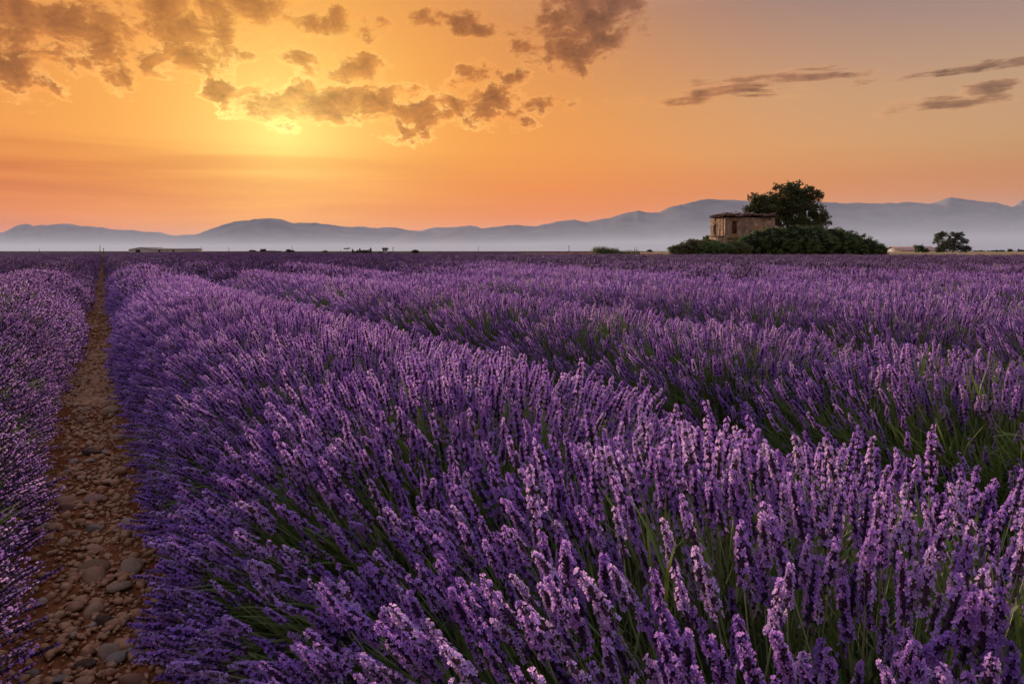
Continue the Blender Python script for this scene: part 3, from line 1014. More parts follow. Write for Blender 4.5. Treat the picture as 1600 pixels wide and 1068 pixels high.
# gravel between and the stones farther up the furrow
vs, fs, c = [], [], 0
shapes = [stone_shape(800 + i, IV0) * np.array([1, 1, rs.uniform(0.8, 1.5)]) for i in range(10)]
for i in range(16000):
    farp = i >= 10000
    T = 0.9 + 7.5 * rs.random() ** 1.5 if not farp else 5.5 + 45 * rs.random() ** 2.0
    U = rs.normal(0.0, 0.17)
    if abs(U) > 0.42:
        continue
    rad = float(np.clip(rs.lognormal(math.log(0.0075), 0.62), 0.003, 0.028))
    if farp:
        rad = float(np.clip(rs.lognormal(math.log(0.018), 0.4), 0.008, 0.05))
    p = row_xy(np.array(U), np.array(T))
    a = rs.uniform(0, 6.28)
    v = shapes[i % 10] * rad
    v = np.column_stack([v[:, 0] * math.cos(a) - v[:, 1] * math.sin(a), v[:, 0] * math.sin(a) + v[:, 1] * math.cos(a), v[:, 2]])
    z = 0.012 + 0.05 * (abs(U) / 0.5) ** 2.2 + 0.004
    vs.append(v + np.array([p[0], p[1], z + rad * 0.2])); fs.append(IF0 + c); c += 12
vs = np.concatenate(vs)
vs[:, 2] += 0.012 * smooth2((vs[:, :2] @ DD) * 7.0, (vs[:, :2] @ ND) * 7.0, 3)


def gravel_mat():
    m, t, b, out = new_mat('gravel')
    co = t.n('ShaderNodeTexCoord').outputs['Object']
    c = t.ramp(t.noise(co, 38.0, 2, 0.5), [(0.3, (0.20, 0.08, 0.035)), (0.45, (0.40, 0.19, 0.08)), (0.58, (0.30, 0.14, 0.06)), (0.7, (0.46, 0.28, 0.14))])
    t.put(b.inputs['Base Color'], c)
    b.inputs['Roughness'].default_value = 0.85
    return m


link('gravel', mesh_np('gravel', vs, np.concatenate(fs), [gravel_mat()]), furrow, kind='stuff')

# ------------------------------------------------------------------ beyond the field: dry grass, far lavender
M_straw = simple_mat('dry_grass', (0.36, 0.25, 0.12), (0.50, 0.36, 0.18), 1.2, 0.9)
M_farlav = simple_mat('far_lavender', (0.045, 0.022, 0.035), (0.10, 0.05, 0.075), 0.5, 0.95, detail=6)


def blades(n, place, h0, h1, wd, mat, seed, lean=0.25):
    r = np.random.default_rng(seed)
    P = place(r, n)
    a = r.uniform(0, 6.28, n)
    h = r.uniform(h0, h1, n)
    sd = np.column_stack([np.cos(a), np.sin(a), np.zeros(n)]) * wd
    lx = np.column_stack([r.normal(0, lean, n) * h, r.normal(0, lean, n) * h, h])
    V = np.stack([P - sd, P + sd, P + lx * 0.6 + sd * 0.7, P + lx * 0.6 - sd * 0.7, P + lx], 1).reshape(-1, 3)
    b0 = np.arange(n) * 5
    return mesh_np('blades', V, [np.stack([b0, b0 + 1, b0 + 2, b0 + 3], 1), np.stack([b0 + 3, b0 + 2, b0 + 4], 1)], [mat])


def strip(name, pxs, d0, d1, top0, top1, mat, lab, cat, n_bl, hb, seed):
    """a low crop standing on the plain: solid body with loose blades on top"""
    mb = MB()
    pxs = np.asarray(pxs, float)
    d0 = np.interp(pxs, *d0) if isinstance(d0, tuple) else np.full(len(pxs), d0)
    d1 = np.full(len(pxs), d1)
    rows_ = []
    for dd, zz in ((d0 - 0.3, -0.05 + 0 * d0), (d0, top0 + 0 * d0), (d1, top1 + 0 * d1), (d1 + 3, -0.05 + 0 * d0)):
        rows_.append(np.column_stack([(pxs - 800) / FPX * dd, dd, zz + 0.03 * rs.normal(size=len(pxs)) * (zz[0] > 0)]))
    V = np.concatenate(rows_); n = len(pxs)
    i = np.arange(n - 1)
    q = np.concatenate([np.stack([k * n + i, k * n + i + 1, (k + 1) * n + i + 1, (k + 1) * n + i], 1) for k in range(3)])
    o = link(name, mesh_np(name, V, q, [mat]), kind='stuff', label=lab, category=cat)

    def place(r, m):
        px = r.uniform(pxs[0], pxs[-1], m)
        f = r.random(m) ** 2
        dd = np.interp(px, pxs, d0) * (1 - f) + np.interp(px, pxs, d1) * f
        return np.column_stack([(px - 800) / FPX * dd, dd, top0 + (top1 - top0) * f - 0.12])
    if n_bl:
        link('grass_blades', blades(n_bl, place, hb * 0.6, hb * 1.4, 0.012, mat, seed), o, kind='stuff')
    return o


pr = np.arange(1000, 1760, 8.0)
strip('wheat_field', pr, (pr, field_end(pr) + 1.0), 230.0, 0.62, 0.80, M_straw, 'ripe straw-coloured crop strip behind the lavender at right', 'crop', 5000, 0.30, 61)
pm = np.arange(812, 1048, 6.0)
strip('dry_grass_strip', pm, (pm, field_end(pm) + 0.8), 90.0, 0.52, 0.58, M_straw, 'straw-coloured dry grass verge left of the shrubs and ruin', 'grass', 4500, 0.40, 62)
pq = np.arange(560, 790, 8.0)
strip('pale_grass_strip', pq, (pq, field_end(pq) + 0.8), 110.0, 0.46, 0.50, M_straw, 'thin pale grass line at the field edge left of centre', 'grass', 1500, 0.22, 63)

# far lavender field on a slight rise
fx = np.arange(176, 1052, 2.0)
fy = np.interp(fx, [176, 200, 240, 300, 390, 470, 540, 590, 630, 665, 700, 800, 890, 1000, 1052], [396.6, 396, 394.4, 393.2, 393.3, 394.8, 396, 397.2, 397.6, 396.6, 395.2, 394.2, 393.4, 393.6, 394.2])
dpt = 190.0
zt = CAM_H - (fy - HY) / FPX * dpt + 0.05 * np.abs(np.sin(fx / 4.3))
V = np.concatenate([np.column_stack([(fx - 800) / FPX * d_, np.full(len(fx), d_), z_]) for d_, z_ in ((dpt - 55, zt * 0 - 0.05), (dpt - 25, zt * 0.62), (dpt, zt), (dpt + 90, zt * 0.9), (dpt + 180, zt * 0 - 0.05))])
nf = len(fx); i = np.arange(nf - 1)
link('far_lavender_field', mesh_np('far_lavender_field', V, np.concatenate([np.stack([k * nf + i, k * nf + i + 1, (k + 1) * nf + i + 1, (k + 1) * nf + i], 1) for k in range(4)]), [M_farlav], None, True),
     kind='stuff', label='dark purple far lavender field under the horizon', category='lavender field')


# ------------------------------------------------------------------ trees and shrubs
def foliage_mat(name, cols, scale=2.2, trans=0.2):
    m, t, b, out = new_mat(name)
    co = t.n('ShaderNodeTexCoord').outputs['Object']
    f = t.math('ADD', t.math('MULTIPLY', t.noise(co, scale, 3, 0.6), 0.6), t.math('MULTIPLY', t.noise(co, scale * 12, 1, 0.5), 0.4))
    c = t.ramp(f, [(0.36, cols[0]), (0.5, cols[1]), (0.64, cols[2])])
    t.put(b.inputs['Base Color'], c)
    b.inputs['Roughness'].default_value = 0.6
    b.inputs['Specular IOR Level'].default_value = 0.25
    tr = t.n('ShaderNodeBsdfTranslucent')
    t.put(tr.inputs[0], c)
    mx = t.n('ShaderNodeMixShader')
    mx.inputs[0].default_value = trans
    m.node_tree.links.new(b.outputs[0], mx.inputs[1])
    m.node_tree.links.new(tr.outputs[0], mx.inputs[2])
    m.node_tree.links.new(mx.outputs[0], out.inputs[0])
    return m


M_bark = simple_mat('bark', (0.07, 0.05, 0.035), (0.12, 0.09, 0.065), 6.0, 0.9)
M_oak = foliage_mat('dark_tree_leaves', [(0.036, 0.049, 0.014), (0.065, 0.080, 0.023), (0.109, 0.116, 0.035)])
M_shrub = foliage_mat('shrub_leaves', [(0.055, 0.088, 0.027), (0.088, 0.134, 0.039), (0.147, 0.196, 0.058)], 1.2)
M_olive = foliage_mat('olive_shrub_leaves', [(0.072, 0.080, 0.032), (0.109, 0.116, 0.043), (0.160, 0.160, 0.072)], 1.6)
M_pale = foliage_mat('grey_green_leaves', [(0.06, 0.075, 0.04), (0.09, 0.105, 0.06), (0.12, 0.13, 0.08)], 1.6)
M_blue = foliage_mat('blue_dark_leaves', [(0.030, 0.042, 0.038), (0.053, 0.068, 0.053), (0.083, 0.098, 0.075)], 1.6)
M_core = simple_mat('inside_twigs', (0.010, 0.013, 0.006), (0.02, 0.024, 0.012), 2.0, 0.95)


def leaf_cloud(lobes, n_cl, n_leaf, size, seed, shell=0.75, spread=0.30):
    """leaf-sized faces gathered in clumps spread through the lobes: (centre, radii)"""
    r = np.random.default_rng(seed)
    vol = np.array([np.prod(l[1]) ** (2 / 3) for l in lobes]); vol /= vol.sum()
    C = []
    for (c, rad), share in zip(lobes, vol):
        m = max(3, int(n_cl * share))
        d = r.normal(size=(m, 3)); d /= np.linalg.norm(d, axis=1)[:, None]
        rr = 1 - (1 - shell) * 2.2 * r.random(m) ** 1.6
        rr = np.clip(rr + 0.10 * r.normal(size=m), 0.2, 1.12)
        C.append(c + d * rr[:, None] * rad)
    C = np.concatenate(C)
    C = C[C[:, 2] > 0.05]
    k = n_leaf
    P = (C[:, None] + r.normal(0, spread, (len(C), k, 3)) * np.array([1, 1, 0.7])).reshape(-1, 3)
    n = len(P)
    a = r.normal(size=(n, 3)); a /= np.linalg.norm(a, axis=1)[:, None]
    b = np.cross(a, r.normal(size=(n, 3))); b /= np.linalg.norm(b, axis=1)[:, None]
    s = size * r.uniform(0.6, 1.4, n)[:, None]
    V = np.stack([P - a * s, P + b * s * 0.55, P + a * s, P - b * s * 0.55], 1).reshape(-1, 3)
    V[:, 2] = np.maximum(V[:, 2], 0.01)
    i0 = np.arange(n) * 4
    return V, np.stack([i0, i0 + 1, i0 + 2, i0 + 3], 1)


def px_lobes(L, depth, thick=0.9):
    out = []
    for (px, py, rx, ry, *dd) in L:
        d = depth + (dd[0] if dd else 0)
        s = d / FPX
        c = at(px, py, d)
        out.append((c, np.array([rx * s, min(rx, ry * 1.5) * s * thick, ry * s])))
    return out


def tree(name, L, depth, mat, lab, cat, n_cl, n_leaf, size, seed, trunk_px=None, group=None, core=0.0, shell=0.75, spread=0.30, trunk_r=0.25):
    lobes = px_lobes(L, depth)
    foot_px = trunk_px if trunk_px is not None else float(np.mean([l[0] for l in L]))
    foot = np.array([(foot_px - 800) / FPX * depth, depth, -0.03])
    pr_ = dict(label=lab, category=cat)
    if group:
        pr_['group'] = group
    root = link(name, None, None, foot, **pr_)
    V, Q = leaf_cloud(lobes, n_cl, n_leaf, size, seed, shell, spread)
    cr = link('crown', mesh_np('crown', V - foot, Q, [mat]), root, kind='stuff')
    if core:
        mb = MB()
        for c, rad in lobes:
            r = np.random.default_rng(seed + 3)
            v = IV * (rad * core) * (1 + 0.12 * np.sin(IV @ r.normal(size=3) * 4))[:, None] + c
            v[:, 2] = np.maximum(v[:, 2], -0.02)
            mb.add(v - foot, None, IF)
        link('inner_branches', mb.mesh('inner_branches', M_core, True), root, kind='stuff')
    mb = MB()
    top = np.mean([c for c, _ in lobes], 0) - foot
    fork = np.array([0, 0, max(0.3, top[2] * 0.45)]) + top * np.array([0.35, 0.35, 0])
    mb.tube([(0, 0, 0), fork * 0.5 + np.array([0.05, 0, 0]), fork], [trunk_r, trunk_r * 0.8, trunk_r * 0.65], 8)
    link('trunk', mb.mesh('trunk', M_bark, True), root)
    for c, rad in lobes:
        e = c - foot
        m = (fork + e) / 2 + np.array([0, 0, 0.12 * np.linalg.norm(e - fork)])
        mb = MB()
        mb.tube([fork - np.array([0, 0, 0.05]), m, e + (e - m) * 0.5], [trunk_r * 0.5, trunk_r * 0.3, trunk_r * 0.10], 6)
        link('limb', mb.mesh('limb', M_bark, True), root)
    return root


tree('broad_tree', [(1189, 316, 21, 18), (1174, 328, 15, 10), (1196, 334, 26, 16), (1227, 307, 26, 20), (1247, 296, 22, 13, 1), (1258, 309, 22, 15), (1222, 330, 34, 24, 2), (1254, 333, 30, 23), (1280, 336, 13, 12), (1287, 347, 10, 8), (1268, 350, 22, 10)],
     79.0, M_oak, 'dark round-crowned tree rising behind the ruined house', 'tree', 430, 44, 0.14, 71, 1232, shell=0.70, spread=0.22, trunk_r=0.28)
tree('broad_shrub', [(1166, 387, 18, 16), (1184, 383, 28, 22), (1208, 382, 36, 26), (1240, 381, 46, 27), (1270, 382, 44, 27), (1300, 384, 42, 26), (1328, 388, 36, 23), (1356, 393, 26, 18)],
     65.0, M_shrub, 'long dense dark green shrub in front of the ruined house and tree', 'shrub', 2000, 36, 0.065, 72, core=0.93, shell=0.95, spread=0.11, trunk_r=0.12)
tree('small_shrub', [(1380, 392, 6, 5)], 70.0, M_blue, 'little dark shrub peeping out at the right end of the long shrub', 'shrub', 30, 30, 0.07, 73, core=0.8, spread=0.1, trunk_r=0.03)
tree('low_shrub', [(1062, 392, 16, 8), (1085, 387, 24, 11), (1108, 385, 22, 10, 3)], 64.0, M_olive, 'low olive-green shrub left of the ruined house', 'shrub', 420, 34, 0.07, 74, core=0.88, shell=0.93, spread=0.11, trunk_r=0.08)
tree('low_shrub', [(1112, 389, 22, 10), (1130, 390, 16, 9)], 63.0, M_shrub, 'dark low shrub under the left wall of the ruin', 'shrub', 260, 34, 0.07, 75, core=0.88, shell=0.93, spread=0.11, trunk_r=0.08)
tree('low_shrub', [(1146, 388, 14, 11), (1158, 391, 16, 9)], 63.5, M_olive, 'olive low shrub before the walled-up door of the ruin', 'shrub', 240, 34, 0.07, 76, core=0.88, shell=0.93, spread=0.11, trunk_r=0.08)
tree('dark_bush', [(1107, 376, 8, 7)], 84.0, M_shrub, 'small dark bush showing behind the left corner of the ruin', 'shrub', 60, 30, 0.09, 77, core=0.85, spread=0.12, trunk_r=0.05)
# pair of trees by the far barn
tree('pale_tree', [(1467, 374, 7, 10), (1472, 366, 6, 5), (1478, 383, 10, 10), (1470, 388, 8, 8)], 165.0, M_pale, 'grey-green tree left of its darker neighbour by the far barn', 'tree', 150, 34, 0.15, 78, 1474, shell=0.7, spread=0.22, trunk_r=0.15)
tree('dark_tree', [(1493, 371, 11, 9), (1489, 381, 9, 8), (1507, 378, 8, 4), (1502, 388, 13, 7), (1512, 389, 5, 4)], 166.0, M_blue, 'ragged blue-dark tree right of the grey-green one', 'tree', 190, 34, 0.14, 79, 1484, shell=0.7, spread=0.2, trunk_r=0.15)
tree('barn_shrub', [(1436, 388, 7, 5), (1445, 392, 7, 3)], 160.0, M_shrub, 'round green shrub before the far barn roof', 'shrub', 60, 30, 0.14, 80, core=0.85, spread=0.2, trunk_r=0.05)
for px, rx, ry, lab in ((1557, 14, 2.2, 'dark low hedge clump on the far right skyline'), (1579, 4, 4, 'small dark tree on the far right skyline'), (1530, 9, 1.4, 'faint low bush right of the barn trees'), (1597, 9, 3, 'grey low bush at the right frame edge skyline'), (1399, 4, 1.2, 'faint low bush left of the far barn')):
    tree('far_bush', [(px, 393, rx, ry)], 320.0, M_blue, lab, 'shrub', 36, 20, 0.25, 90 + px, core=0.85, spread=0.25, trunk_r=0.1, group='bushes on the far skyline')

# tall weeds at the verge
M_weed = foliage_mat('green_weeds', [(0.05, 0.065, 0.025), (0.075, 0.095, 0.035), (0.11, 0.12, 0.05)], 3.0)


def weed_clump(px0, px1, hpx, depth, n, mat, lab, seed):
    s = depth / FPX
    x0, x1 = (px0 - 800) * s, (px1 - 800) * s
    root_x = (x0 + x1) / 2

    def place(r, m):
        g = r.uniform(x0, x1, max(4, m // 40))
        return np.column_stack([r.choice(g, m) + r.normal(0, 0.10, m) - root_x, r.normal(0, 0.6, m), np.zeros(m)])
    h = CAM_H + (HY - 398.0 + hpx) * s
    return link('tall_weeds', blades(n, place, h * 0.55, h * 1.05, 0.030, mat, seed, 0.07), None, (root_x, depth, -0.03), label=lab, category='weeds', group='tall weeds on the field verge')


weed_clump(929, 948, 14, 66, 1300, M_weed, 'tallest green weed clump on the verge left of the ruin', 31)
weed_clump(948, 964, 12, 65, 900, M_weed, 'green weed clump right of the tallest one on the verge', 32)
weed_clump(964, 1000, 9, 64, 800, M_olive, 'loose olive weeds between the green clumps and the ruin shrubs', 33)
weed_clump(880, 930, 7, 64, 420, M_straw, 'thin dry stalks left of the tallest green weed clump', 34)
weed_clump(986, 994, 15, 64, 30, M_olive, 'few tall bare stalks rising above the olive weeds', 35)
weed_clump(1000, 1040, 4, 61, 240, M_straw, 'pale dry grass tuft just left of the low olive shrub', 36)

# ------------------------------------------------------------------ the ruined house
def plaster_mat():
    m, t, b, out = new_mat('old_plaster')
    co = t.n('ShaderNodeTexCoord').outputs['Object']
    big = t.noise(co, 0.9, 5, 0.6)
    c = t.mix(t.maprange(big, 0.38, 0.62), (0.20, 0.135, 0.09), (0.36, 0.27, 0.19))
    och = t.noise(t.vmath('ADD', co, (4.0, 1.0, 7.0)), 0.55, 4, 0.6)
    c = t.mix(t.maprange(och, 0.48, 0.66, 0, 0.85), c, (0.38, 0.225, 0.10))
    bare = t.noise(t.vmath('ADD', co, (9.0, 3.0, 1.0)), 1.3, 6, 0.65)
    c = t.mix(t.maprange(bare, 0.54, 0.60), c, (0.36, 0.22, 0.165))
    st = t.noise(t.vmath('MULTIPLY', co, (1.5, 1.5, 0.9)), 1.3, 5, 0.65)
    c = t.mix(t.maprange(st, 0.46, 0.66, 0, 0.85), c, (0.11, 0.08, 0.055))
    chip = t.noise(t.vmath('ADD', co, (2.0, 8.0, 5.0)), 2.2, 3, 0.5)
    c = t.mix(t.maprange(chip, 0.62, 0.66, 0, 0.8), c, (0.50, 0.41, 0.32))
    t.put(b.inputs['Base Color'], c)
    b.inputs['Roughness'].default_value = 0.95
    b.inputs['Specular IOR Level'].default_value = 0.1
    bn = t.n('ShaderNodeBump')
    bn.inputs['Distance'].default_value = 0.08
    t.put(bn.inputs['Height'], t.noise(co, 3.2, 7, 0.7))
    t.put(b.inputs['Normal'], bn.outputs[0])
    return m


M_plaster = plaster_mat()
M_tile = simple_mat('old_clay_tiles', (0.11, 0.065, 0.05), (0.22, 0.13, 0.095), 2.5, 0.9)
M_wood = simple_mat('weathered_shutter', (0.085, 0.04, 0.025), (0.13, 0.065, 0.04), 3.0, 0.85)
HOUSE_D = 74.0
hc = at(1134, HY, HOUSE_D)
house = link('ruined_house', None, None, (hc[0], hc[1], 0.0), (0, 0, R(5.6)), label='small ruined stone house with broken tile roof among the shrubs', category='house')
HL, HW, HT = 5.6, 4.3, 4.72


def wall(name_, length, top_fn, holes, to_local, thick=0.38, rr=None):
    """wall of a face with openings; u along, z up, w into the house"""
    us = sorted(set([0.0, length] + list(np.arange(0.35, length, 0.35)) + [h[0] for h in holes] + [h[1] for h in holes]))
    zs = sorted(set([-0.05] + list(np.arange(0.4, HT - 0.05, 0.4)) + [HT] + [h[2] for h in holes] + [h[3] for h in holes]))
    nu_, nz = len(us), len(zs)
    r = np.random.default_rng(len(holes) + int(length * 10))
    V = []
    for lay, wv in enumerate((0.0, thick)):
        for a, u in enumerate(us):
            for b_, z in enumerate(zs):
                ends = a in (0, nu_ - 1)
                wob = 0 if lay else r.normal(0, 0.014)
                V.append(to_local(u, z if b_ < nz - 1 else top_fn(u), wv + wob))
    I = lambda lay, a, b_: lay * nu_ * nz + a * nz + b_
    solid = np.ones((nu_ - 1, nz - 1), bool)
    for a in range(nu_ - 1):
        for b_ in range(nz - 1):
            uc, zc = (us[a] + us[a + 1]) / 2, (zs[b_] + zs[b_ + 1]) / 2
            if any(h[0] < uc < h[1] and h[2] < zc < h[3] for h in holes):
                solid[a, b_] = False
    q = []
    S = lambda a, b_: 0 <= a < nu_ - 1 and 0 <= b_ < nz - 1 and solid[a, b_]
    for a in range(nu_ - 1):
        for b_ in range(nz - 1):
            if not solid[a, b_]:
                continue
            q.append((I(0, a, b_), I(0, a + 1, b_), I(0, a + 1, b_ + 1), I(0, a, b_ + 1)))
            q.append((I(1, a, b_), I(1, a, b_ + 1), I(1, a + 1, b_ + 1), I(1, a + 1, b_)))
            if not S(a - 1, b_): q.append((I(0, a, b_), I(0, a, b_ + 1), I(1, a, b_ + 1), I(1, a, b_)))
            if not S(a + 1, b_): q.append((I(0, a + 1, b_ + 1), I(0, a + 1, b_), I(1, a + 1, b_), I(1, a + 1, b_ + 1)))
            if not S(a, b_ + 1): q.append((I(0, a, b_ + 1), I(0, a + 1, b_ + 1), I(1, a + 1, b_ + 1), I(1, a, b_ + 1)))
            if not S(a, b_ - 1): q.append((I(0, a + 1, b_), I(0, a, b_), I(1, a, b_), I(1, a + 1, b_)))
    return link('wall', mesh_np('wall', V, np.array(q), [M_plaster]), house)


topf = lambda u: HT + 0.03 * math.sin(u * 3.1)
wall('front', HL, topf, [(0.72, 1.28, 2.95, 4.34), (0.30, 1.30, -0.05, 2.40)], lambda u, z, wv: (u, wv, z))
wall('side', HW - 0.39, topf, [(2.45, 2.85, 2.95, 3.95), (0.95, 1.30, 2.78, 3.45), (1.05, 1.22, 4.24, 4.42)], lambda u, z, wv: (wv, u + 0.385, z))
wall('back', HL - 0.39, topf, [], lambda u, z, wv: (u + 0.385, HW - wv, z))
wall('end', HW - 0.78, topf, [], lambda u, z, wv: (HL - wv, u + 0.385, z))
# thicker base course and ledge under the side windows
mb = MB(); mb.box((-0.14, 0.02, -0.05), (-0.012, HW - 0.02, 2.66)); link('base_course', mb.mesh('base_course', M_plaster), house)
mb = MB(); mb.box((-0.21, -0.02, 2.663), (-0.012, HW + 0.02, 2.74)); link('ledge', mb.mesh('ledge', M_tile), house)
mb = MB(); mb.box((0.66, -0.07, 2.86), (1.34, -0.012, 2.945)); link('window_sill', mb.mesh('window_sill', M_plaster), house)
mb = MB(); mb.box((0.20, -0.05, 2.41), (1.42, -0.014, 2.56)); link('door_lintel', mb.mesh('door_lintel', M_tile), house)
sh = link('shutter', None, house, (0.72, 0.16, 2.95))
for j in range(3):
    mb = MB(); mb.box((j * 0.187 + 0.004, 0.0, 0.01 + 0.05 * (j == 1)), ((j + 1) * 0.187 - 0.004, 0.04, 1.385))
    link('plank', mb.mesh('plank', M_wood), sh)
mb = MB(); mb.box((0.30, 0.20, -0.05), (1.30, 0.30, 2.398)); link('door_infill', mb.mesh('door_infill', M_plaster), house)
# roof: deck plus rows of barrel tiles, ragged at the eaves
rz_ = lambda x, y: HT + 0.09 + 0.05 * math.sin(x * 2.3 + 1.0) * math.cos(y * 1.7) + 0.03 * math.sin(x * 7.1) + 0.17 * max(0.0, min(x + 0.3, HL + 0.3 - x, y + 0.3, HW + 0.3 - y, 1.7))
mb = MB()
gx = np.linspace(-0.06, HL + 0.06, 14); gy = np.linspace(-0.06, HW + 0.06, 12)
for lay in (0.0, -0.07):
    mb.add([(x, y, rz_(x, y) + lay) for x in gx for y in gy], [(a * 12 + b_, (a + 1) * 12 + b_, (a + 1) * 12 + b_ + 1, a * 12 + b_ + 1) for a in range(13) for b_ in range(11)])
roof = link('roof', mb.mesh('roof', M_tile), house)
mb = MB()
rt = np.random.default_rng(5)
an = np.linspace(0, math.pi, 5)
for side_ in range(2):
    span = HL if side_ == 0 else HW
    for cx in np.arange(-0.2, span + 0.2, 0.19):
        for rw in range(5):
            if rt.random() < (0.30 if rw == 0 else 0.16):
                continue
            y0 = -0.28 + rw * 0.32 + rt.normal(0, 0.09); y1 = y0 + 0.42
            lift = rt.uniform(0.0, 0.06) + 0.22 * rt.random() * (rt.random() < 0.22); tw = rt.normal(0, 0.03)
            v = []
            for yy, rad in ((y0, 0.125), (y1, 0.105)):
                for a_ in an:
                    X_, Y_ = cx + math.cos(a_) * rad + tw * (yy - y0), yy
                    x_, y_ = (X_, Y_) if side_ == 0 else (Y_, X_)
                    v.append((x_, y_, rz_(min(max(x_, -0.3), HL), min(max(y_, -0.3), HW)) + 0.015 + math.sin(a_) * rad * 0.8 + lift))
            mb.add(v, [(k_, k_ + 1, k_ + 6, k_ + 5) for k_ in range(4)])
for _ in range(26):        # loose broken tiles and rubble on top
    x_, y_ = rt.uniform(0, HL), rt.uniform(-0.1, 1.2)
    s_ = rt.uniform(0.08, 0.22)
    mb.add(IV0 * np.array([s_ * 1.5, s_, s_ * 0.6]) + np.array([x_, y_, rz_(x_, y_) + 0.12]), None, IF0)
for _ in range(34):        # the ragged eave: lumps of masonry and half tiles
    if rt.random() < 0.7:
        x_, y_ = rt.uniform(-0.1, HL), rt.uniform(-0.18, 0.25)
    else:
        x_, y_ = rt.uniform(-0.2, 0.2), rt.uniform(0, HW)
    s_ = rt.uniform(0.09, 0.25)
    v_ = stone_shape(int(rt.integers(1000)), IV0) * s_ * np.array([1.5, 1.0, 1.2])
    mb.add(v_ + np.array([x_, y_, rz_(x_, y_) + 0.10 + s_ * 0.4]), None, IF0)
link('roof_tiles', mb.mesh('roof_tiles', M_tile), roof, kind='stuff')

# ------------------------------------------------------------------ far farms and poles
M_barn = simple_mat('pale_barn_wall', (0.52, 0.48, 0.38), (0.60, 0.56, 0.45), 0.3, 0.9)
M_barnroof = simple_mat('barn_roof', (0.34, 0.27, 0.21), (0.42, 0.33, 0.26), 0.3, 0.9)
M_pinkroof = simple_mat('pink_tiled_roof', (0.42, 0.27, 0.22), (0.50, 0.34, 0.28), 0.4, 0.9)
M_pole = simple_mat('pole_wood', (0.06, 0.05, 0.045), (0.09, 0.08, 0.07), 1.0, 0.9)
M_white = simple_mat('white_render', (0.62, 0.60, 0.57), (0.70, 0.68, 0.65), 0.5, 0.9)
M_dark = simple_mat('dark_panel', (0.035, 0.033, 0.035), (0.05, 0.048, 0.05), 0.5, 0.8)


def shed(name, px0, px1, eave, ridge, depth, deep, wallm, roofm, lab, gable='front', doors=(), group=None):
    s = depth / FPX
    x0, x1 = (px0 - 800) * s, (px1 - 800) * s
    ez, rz2 = CAM_H - (eave - HY) * s, CAM_H - (ridge - HY) * s
    wdt = x1 - x0
    p = dict(label=lab, category='building')
    if group: p['group'] = group
    root = link(name, None, None, ((x0 + x1) / 2, depth, -0.03), **p)
    h = wdt / 2
    mb = MB()
    if gable == 'front':
        v = [(-h, 0, 0), (h, 0, 0), (h, 0, ez), (0, 0, rz2), (-h, 0, ez), (-h, deep, 0), (h, deep, 0), (h, deep, ez), (0, deep, rz2), (-h, deep, ez)]
        mb.add(v, [(0, 1, 2, 4), (6, 5, 9, 7), (1, 6, 7, 2), (5, 0, 4, 9)], [(4, 2, 3), (7, 9, 8)])
        link('wall', mb.mesh('wall', wallm), root)
        mb = MB(); o_ = 0.3
        mb.add([(-h - o_, -o_, ez - .06), (0, -o_, rz2 + .08), (0, deep + o_, rz2 + .08), (-h - o_, deep + o_, ez - .06), (h + o_, -o_, ez - .06), (h + o_, deep + o_, ez - .06),
                (-h - o_, -o_, ez + .12), (0, -o_, rz2 + .28), (0, deep + o_, rz2 + .28), (-h - o_, deep + o_, ez + .12), (h + o_, -o_, ez + .12), (h + o_, deep + o_, ez + .12)],
               [(0, 1, 2, 3), (1, 4, 5, 2), (6, 9, 8, 7), (7, 8, 11, 10), (0, 6, 7, 1), (1, 7, 10, 4), (0, 3, 9, 6), (4, 10, 11, 5)])
        link('roof', mb.mesh('roof', roofm), root)
    else:
        hd = deep / 2
        v = [(-h, 0, 0), (h, 0, 0), (h, 0, ez), (-h, 0, ez), (-h, deep, 0), (h, deep, 0), (h, deep, ez), (-h, deep, ez), (-h, hd, rz2), (h, hd, rz2)]
        mb.add(v, [(0, 1, 2, 3), (5, 4, 7, 6), (1, 5, 6, 2), (4, 0, 3, 7)], [(2, 6, 9), (7, 3, 8)])
        link('wall', mb.mesh('wall', wallm), root)
        mb = MB(); o_ = 0.35
        mb.add([(-h - o_, -o_, ez - .05), (h + o_, -o_, ez - .05), (h + o_, hd, rz2 + .05), (-h - o_, hd, rz2 + .05), (h + o_, deep + o_, ez - .05), (-h - o_, deep + o_, ez - .05),
                (-h - o_, -o_, ez + .12), (h + o_, -o_, ez + .12), (h + o_, hd, rz2 + .22), (-h - o_, hd, rz2 + .22), (h + o_, deep + o_, ez + .12), (-h - o_, deep + o_, ez + .12)],
               [(0, 3, 2, 1), (3, 5, 4, 2), (6, 7, 8, 9), (9, 8, 10, 11), (0, 1, 7, 6), (1, 2, 8, 7), (2, 4, 10, 8), (3, 0, 6, 9), (5, 3, 9, 11)])
        link('roof', mb.mesh('roof', roofm), root)
    for (a, b_, zz0, zz1) in doors:
        mb = MB(); mb.box((a * wdt - h, -0.06, zz0), (b_ * wdt - h, -0.01, zz1))
        link('door', mb.mesh('door', M_dark), root)
    return root


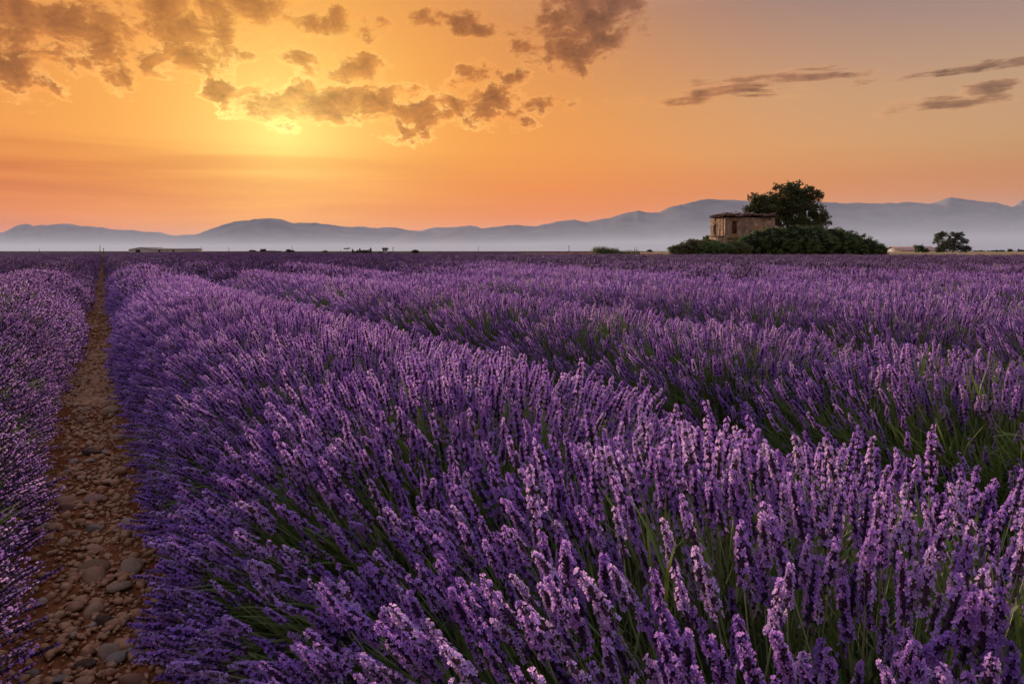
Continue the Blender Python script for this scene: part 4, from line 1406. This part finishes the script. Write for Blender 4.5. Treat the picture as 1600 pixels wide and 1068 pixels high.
shed('barn', 201, 237, 389.8, 386.6, 520, 30, M_barn, M_barnroof, 'pale gabled barn at the left end of the far farm', 'front', [(0.3, 0.5, 0, 2.2)])
shed('long_barn', 241, 304, 389.6, 388.2, 530, 14, M_barn, M_barnroof, 'long low pale barn right of the gabled barn', 'side', [(0.1, 0.14, 0, 2.0), (0.45, 0.5, 0, 2.0)])
shed('barn', 1409, 1470, 391.6, 385.6, 230, 12, M_white, M_pinkroof, 'white far barn with pink tiled roof behind trees at right', 'side', [(0.6, 0.68, 0, 2.0)])
shed('hut', 416, 427, 393, 392, 420, 5, M_dark, M_dark, 'dark low hut right of the flat-topped bush on the horizon', 'side')
hs = shed('block_house', 597.5, 604.5, 389.2, 387.4, 430, 3.5, M_white, M_dark, 'small white house with dark roof on the horizon', 'side')
for x_ in (-1.0, 0.35):
    mb = MB(); mb.box((x_, -0.06, 0.9), (x_ + 0.75, -0.01, 1.7)); link('window', mb.mesh('window', M_dark), hs)


def pole(px, top, depth, lab, arm=0.0, rad=0.13):
    p = at(px, top, depth)
    root = link('utility_pole', None, None, (p[0], depth, -0.03), label=lab, category='utility pole', group='poles on the horizon')
    mb = MB(); mb.tube([(0, 0, 0), (0, 0, p[2] * 0.5), (0, 0, p[2] + 0.03)], [rad * 1.2, rad, rad * 0.8], 8)
    link('shaft', mb.mesh('shaft', M_pole, True), root)
    if arm:
        mb = MB(); mb.box((-arm, -0.06, p[2] - 0.45), (arm, 0.06, p[2] - 0.3)); link('cross_arm', mb.mesh('cross_arm', M_pole), root)
    return root


for px, top, arm, lab in ((61, 388, 0, 'lone thin pole left of the furrow end'), (156, 383.3, .5, 'taller of two poles where the furrow meets the horizon'), (161.5, 387.3, .4, 'shorter pole just right of the tall one at the furrow end'),
                          (260.5, 388, 0, 'thin pole in front of the long low barn'), (314, 384, 0, 'thin pole right of the long low barn'), (357.5, 386, 0, 'thin pole midway between the long barn and the flat-topped bush'),
                          (456.5, 384.2, 0, 'thin pole rising behind the lumpy bush'), (532, 390, 0, 'short pole left of the signboard'), (614, 385.5, .3, 'pole right of the small white house'),
                          (747.3, 384.2, 0, 'lone pole left of centre on the horizon'), (889, 383.4, .5, 'pole with cross arm left of the tall weeds')):
    pole(px, top, 340, lab, arm, 0.10 if arm == 0 else 0.14)
# signboard on a post
p = at(542.5, 388.5, 340)
sg = link('signboard', None, None, (p[0], 340, -0.03), label='flat dark signboard on a thin post left of the cypresses', category='signboard')
mb = MB(); mb.tube([(0, 0, 0), (0, 0, p[2])], [0.08, 0.07], 6); link('post', mb.mesh('post', M_pole), sg)
mb = MB(); mb.box((-1.55, -0.2, p[2] - 0.12), (1.55, 0.2, p[2] + 0.42)); link('board', mb.mesh('board', M_wood), sg, rot=(0, R(-4), 0))


def cypress(px, top, lab, depth=320.0, wpx=1.6):
    s = depth / FPX
    h = CAM_H - (top - HY) * s
    lob = [(px, HY + 4.0 - (k + 0.5) / 5 * (HY + 4 - top), wpx * w_, (HY + 4 - top) / 7) for k, w_ in enumerate((0.9, 1.0, 0.9, 0.7, 0.4))]
    return tree('cypress', lob, depth, M_blue, lab, 'tree', 90, 16, 0.13, 60 + int(px), px, group='row of cypresses on the horizon', core=0.85, shell=0.9, spread=0.10, trunk_r=0.08)


for px, top, lab in ((551, 389.5, 'leftmost cypress of the small row on the horizon'), (555.3, 392.3, 'shortest cypress, second from left in the row'), (558.3, 390.8, 'third cypress from left in the row'),
                     (562, 388.3, 'tall cypress fourth from left in the row'), (575.5, 390.3, 'cypress just left of the tallest rightmost one'), (579, 387.5, 'tallest rightmost cypress of the small row')):
    cypress(px, top, lab)
for L_, m_, lab in (([(569, 393.2, 7, 2.4)], M_olive, 'olive bush between the tall cypresses'), ([(394, 392.2, 5, 1.3), (398, 393, 4, 1.0)], M_olive, 'low flat bush left of the dark hut'),
                    ([(411, 391.3, 5, 2.2)], M_olive, 'flat-topped bush touching the dark hut'), ([(434, 393.3, 5, 1.4)], M_olive, 'low bush right of the dark hut'),
                    ([(451, 391.8, 4.5, 2.2), (457, 392.6, 4, 1.6)], M_olive, 'lumpy bush in front of a thin pole'), ([(508, 394.0, 4.2, 2.4)], M_olive, 'small round bush midway between pole and signboard'),
                    ([(649, 393.6, 6.0, 3.4)], M_olive, 'round domed bush standing alone right of the white house'), ([(593, 395, 3, 2.0), (599, 395.6, 4, 1.4)], M_shrub, 'bush left of the small white house'),
                    ([(608, 395.4, 4, 1.5)], M_shrub, 'bush right of the small white house'), ([(137, 395.6, 3, .8)], M_olive, 'tiny bush in the dip left of the furrow end'),
                    ([(688, 394.6, 4, 0.8)], M_olive, 'faint low bump of a bush right of the domed bush'), ([(1015, 391.8, 4, 1.6)], M_pale, 'greyish far bush left of the low olive shrub')):
    tree('far_bush', L_, 310.0, m_, lab, 'shrub', 46, 18, 0.16, 300 + int(L_[0][0]), core=0.88, shell=0.9, spread=0.16, trunk_r=0.08, group='bushes on the far skyline')
